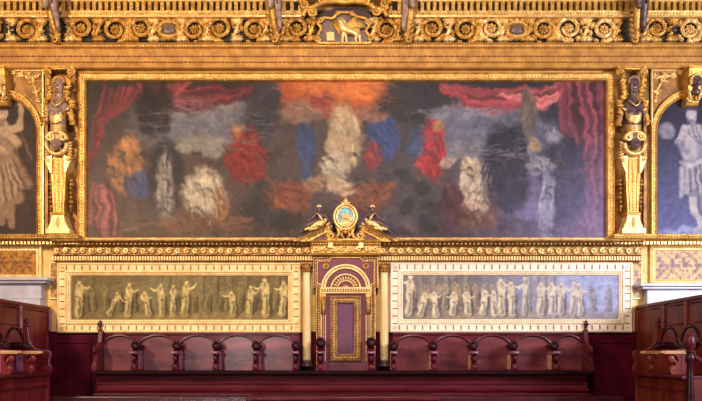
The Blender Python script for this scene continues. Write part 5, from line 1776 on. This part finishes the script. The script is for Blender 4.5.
# ================================================================== WING BENCHES
def wing_bench(px, sg, ytop, label, wm='wing_wood', lt='wood_sheen'):
    """bench running from the wall towards the viewer; sg = +1 opens to the right (+x)"""
    xw = X(px)
    t = thing('wing_bench', (xw, -1.2, .88), label, 'bench', 'wing benches at the ends of the hall')
    L = 2.5
    zt = Z(ytop)
    zl = Z(371.4)
    bx = lambda mb, a, b, y0, y1, z0, z1: mb.box(min(xw + sg * a, xw + sg * b), max(xw + sg * a, xw + sg * b), y0, y1, z0, z1)
    mb = MB(); bx(mb, -.1, 0, -L, -.06, .88, zt - .03); mb.build('back_board', wm, t)
    mb = MB(); bx(mb, -.13, .03, -L, -.05, zt - .05, zt); mb.build('top_rail', wm, t, .01)

    def side_frame(mb, y0, y1, z0, z1, w=.03, h=.018, arch=False):
        pts = [(y0, z0), (y1, z0)]
        if arch:
            m = (y0 + y1) / 2; r = (y1 - y0) / 2
            pts += [(m + r * math.cos(PI * i / 16), z1 - r + r * math.sin(PI * i / 16)) for i in range(17)]
        else:
            pts += [(y1, z1), (y0, z1)]
        pts.append(pts[0])
        mb.tube([(xw + sg * .006, a, b) for a, b in pts], w * .5, 6)
    # upper panels between stiles
    mb = MB()
    for y0, y1, zb_ in ((-1.0, -.12, Z(352)), (-1.72, -1.1, Z(328)), (-2.42, -1.8, Z(328))):
        side_frame(mb, y0, y1, zb_, zt - .09)
    mb.build('panel_moulding', wm, t)
    for y in (-.06, -1.06, -1.76):
        mb = MB()
        bx(mb, 0, .025, y - .035, y + .035, Z(331), zt - .05)
        mb.build('stile', lt, t, .006)
    # seat niches between the dividers
    for y0, y1 in ((-1.5, -.98), (-2.13, -1.61)):
        mb = MB(); side_frame(mb, y0, y1, zl + .02, Z(331), .04, .02, True)
        mb.build('niche_arch', 'wood_dark', t)
        m = (y0 + y1) / 2; r = (y1 - y0) / 2
        pts = [(y0, zl), (y1, zl)] + [(m + r * math.cos(PI * i / 16), Z(331) - r + r * math.sin(PI * i / 16)) for i in range(17)]
        mb = MB(); n = len(pts)
        mb.add([(xw + sg * .006, a, b) for a, b in pts] + [(xw, a, b) for a, b in pts], [tuple(range(n)), tuple(range(n, 2 * n))] + [(i, (i + 1) % n, n + (i + 1) % n, n + i) for i in range(n)], False)
        mb.build('niche_panel', 'wood_niche', t)
    # end panel facing the room, its top swept down to arm height
    de = .92
    zz = lambda py: Z(py, de)
    pr = [(0, .89), (0, zz(327)), (.05, zz(327)), (.07, zz(333)), (.075, zz(340)), (.11, zz(345)), (.17, zz(349)), (.25, zz(350.6)), (.37, zz(351)), (.395, zz(353)), (.39, zz(356)), (.365, zz(361)), (.375, zz(365)), (.395, zz(367)), (.395, zz(371.5)), (.35, zz(373)), (.35, .89)]
    mb = MB(); n = len(pr)
    vv = [(xw + sg * a, -de + .03, b) for a, b in pr] + [(xw + sg * a, -de - .03, b) for a, b in pr]
    mb.add(vv, [tuple(range(n)), tuple(range(n, 2 * n))] + [(i, (i + 1) % n, n + (i + 1) % n, n + i) for i in range(n)], False)
    ep = mb.build('end_panel', wm, t, .006)
    mb = MB(); mb.tube([(xw + sg * a, -de - .03, b) for a, b in pr[2:14]], .008, 6); mb.build('edge_moulding', lt, ep)
    mb = MB(); fx = xw + sg * .035
    mb.lathe((fx, -de), [(.03, zz(327.2)), (.034, zz(326)), (.02, zz(325)), (.018, zz(324)), (.032, zz(322.6)), (.034, zz(321)), (.022, zz(319.4)), (.006, zz(318))], 14)
    mb.build('finial', 'wood', ep)
    # seat shelf and front, from the end panel towards the viewer
    mb = MB(); bx(mb, 0, .41, -L, -de - .03, zl - .04, zl); mb.build('seat', 'wood', t, .008)
    mb = MB(); bx(mb, 0, .34, -L, -de - .03, .89, zl - .04); fb = mb.build('front_board', wm, t)
    mb = MB()
    bx(mb, .34, .36, -L, -de - .03, Z(384), Z(382.4)); mb.build('front_moulding', 'wood', fb)
    # dividers with armrests reaching out from the back
    for y in (-1.55, -2.18):
        if sg > 0: fn = lambda a, b, c, y=y: (xw - b, y + a, c)
        else: fn = lambda a, b, c, y=y: (xw + b, y - a, c)
        arm_block(t, 0, 0, .8, 346.5, fn, wm, lt, lt, 'arm_sheen')
    return t


wing_bench(50.5, 1, 307, 'red panelled wing bench against the wall, below the brown and gold ornamental panel')
wing_bench(635.5, -1, 306, 'brown-red panelled wing bench behind the turned newel post', 'wing_wood_dim', 'wing_wood')


# ================================================================== NEWEL POST AND HANDRAIL
d = 3.0
u = S * K(d)
x = X(690, d)
t = thing('newel_post', (x, -d, .88), 'turned dark wood newel post with acorn finial and sloping handrail', 'newel post')
q = lambda py: Z(py, d)
mb = MB()
mb.lathe((x, -d), [(5.2 * u, .88), (5.2 * u, 1.0), (4.2 * u, 1.03), (4.4 * u, q(398)), (4.0 * u, q(390)), (3.2 * u, q(372)), (2.8 * u, q(364)), (3.4 * u, q(362.5)), (4.4 * u, q(361)), (4.6 * u, q(355.5)), (3.6 * u, q(354.5)), (3.0 * u, q(353)), (4.4 * u, q(352)), (4.4 * u, q(351))], 24)
mb.build('post', 'wood_dark', t)
mb = MB()
mb.lathe((x, -d), [(2.8 * u, q(351.4)), (2.4 * u, q(350)), (4.0 * u, q(348.6)), (5.2 * u, q(345.5)), (5.5 * u, q(342)), (5.0 * u, q(338.5)), (3.6 * u, q(335.5)), (1.8 * u, q(334)), (.4 * u, q(333.4))], 24)
mb.build('acorn_finial', 'wood', t)
mb = MB()
mb.tube([(x + 3 * u, -d, q(355)), (x + 14 * u, -d, q(363.5)), (x + 34 * u, -d, q(379)), (x + 64 * u, -d, q(402))], 2.5 * u, 12)
mb.build('handrail', 'wood', t)

# ================================================================== CAMERA AND LIGHT
cam = bpy.data.cameras.new('camera')
co = bpy.data.objects.new('camera', cam)
COL.objects.link(co)
co.location = (0, -DC, EYE)
co.rotation_euler = (PI / 2, 0, 0)
cam.sensor_fit = 'HORIZONTAL'
cam.sensor_width = 36
cam.lens = 36 * DC / (702 * S)
cam.shift_y = (HZ - 200.5) / 702
cam.clip_end = 100
scene.camera = co


def area(name, loc, target, size, energy, col, sy=None, spread=180):
    l = bpy.data.lights.new(name, 'AREA')
    l.shape = 'RECTANGLE'
    l.size = size; l.size_y = sy or size
    l.energy = energy
    l.color = col
    o = bpy.data.objects.new(name, l)
    COL.objects.link(o)
    l.spread = math.radians(spread)
    o.location = loc
    v = Vector(target) - Vector(loc)
    o.rotation_euler = v.to_track_quat('-Z', 'Y').to_euler()
    return o


area('warm_lamp', (-7.0, -8.0, 6.0), (-3.4, 0, 4.2), 1.0, 350, (1.0, .80, .54), None, 120)
area('warm_lamp_centre', (0.3, -9.5, 7.5), (0.0, 0, 4.4), 1.2, 235, (1.0, .88, .72), None, 100)
area('window_light', (8.6, -7.0, 4.2), (4.2, 0, 3.2), 2.0, 570, (.86, .90, 1.0), 3.2, 130)
area('hall_light', (-3.2, -11, 2.5), (0, 0, 2.2), .6, 205, (1.0, .92, .90))

w = bpy.data.worlds.new('world')
w.use_nodes = True
bg = w.node_tree.nodes['Background']
bg.inputs[0].default_value = (.62, .56, .56, 1)
bg.inputs[1].default_value = .10
scene.world = w
scene.view_settings.view_transform = 'Standard'
scene.view_settings.look = 'None'
scene.view_settings.exposure = 0
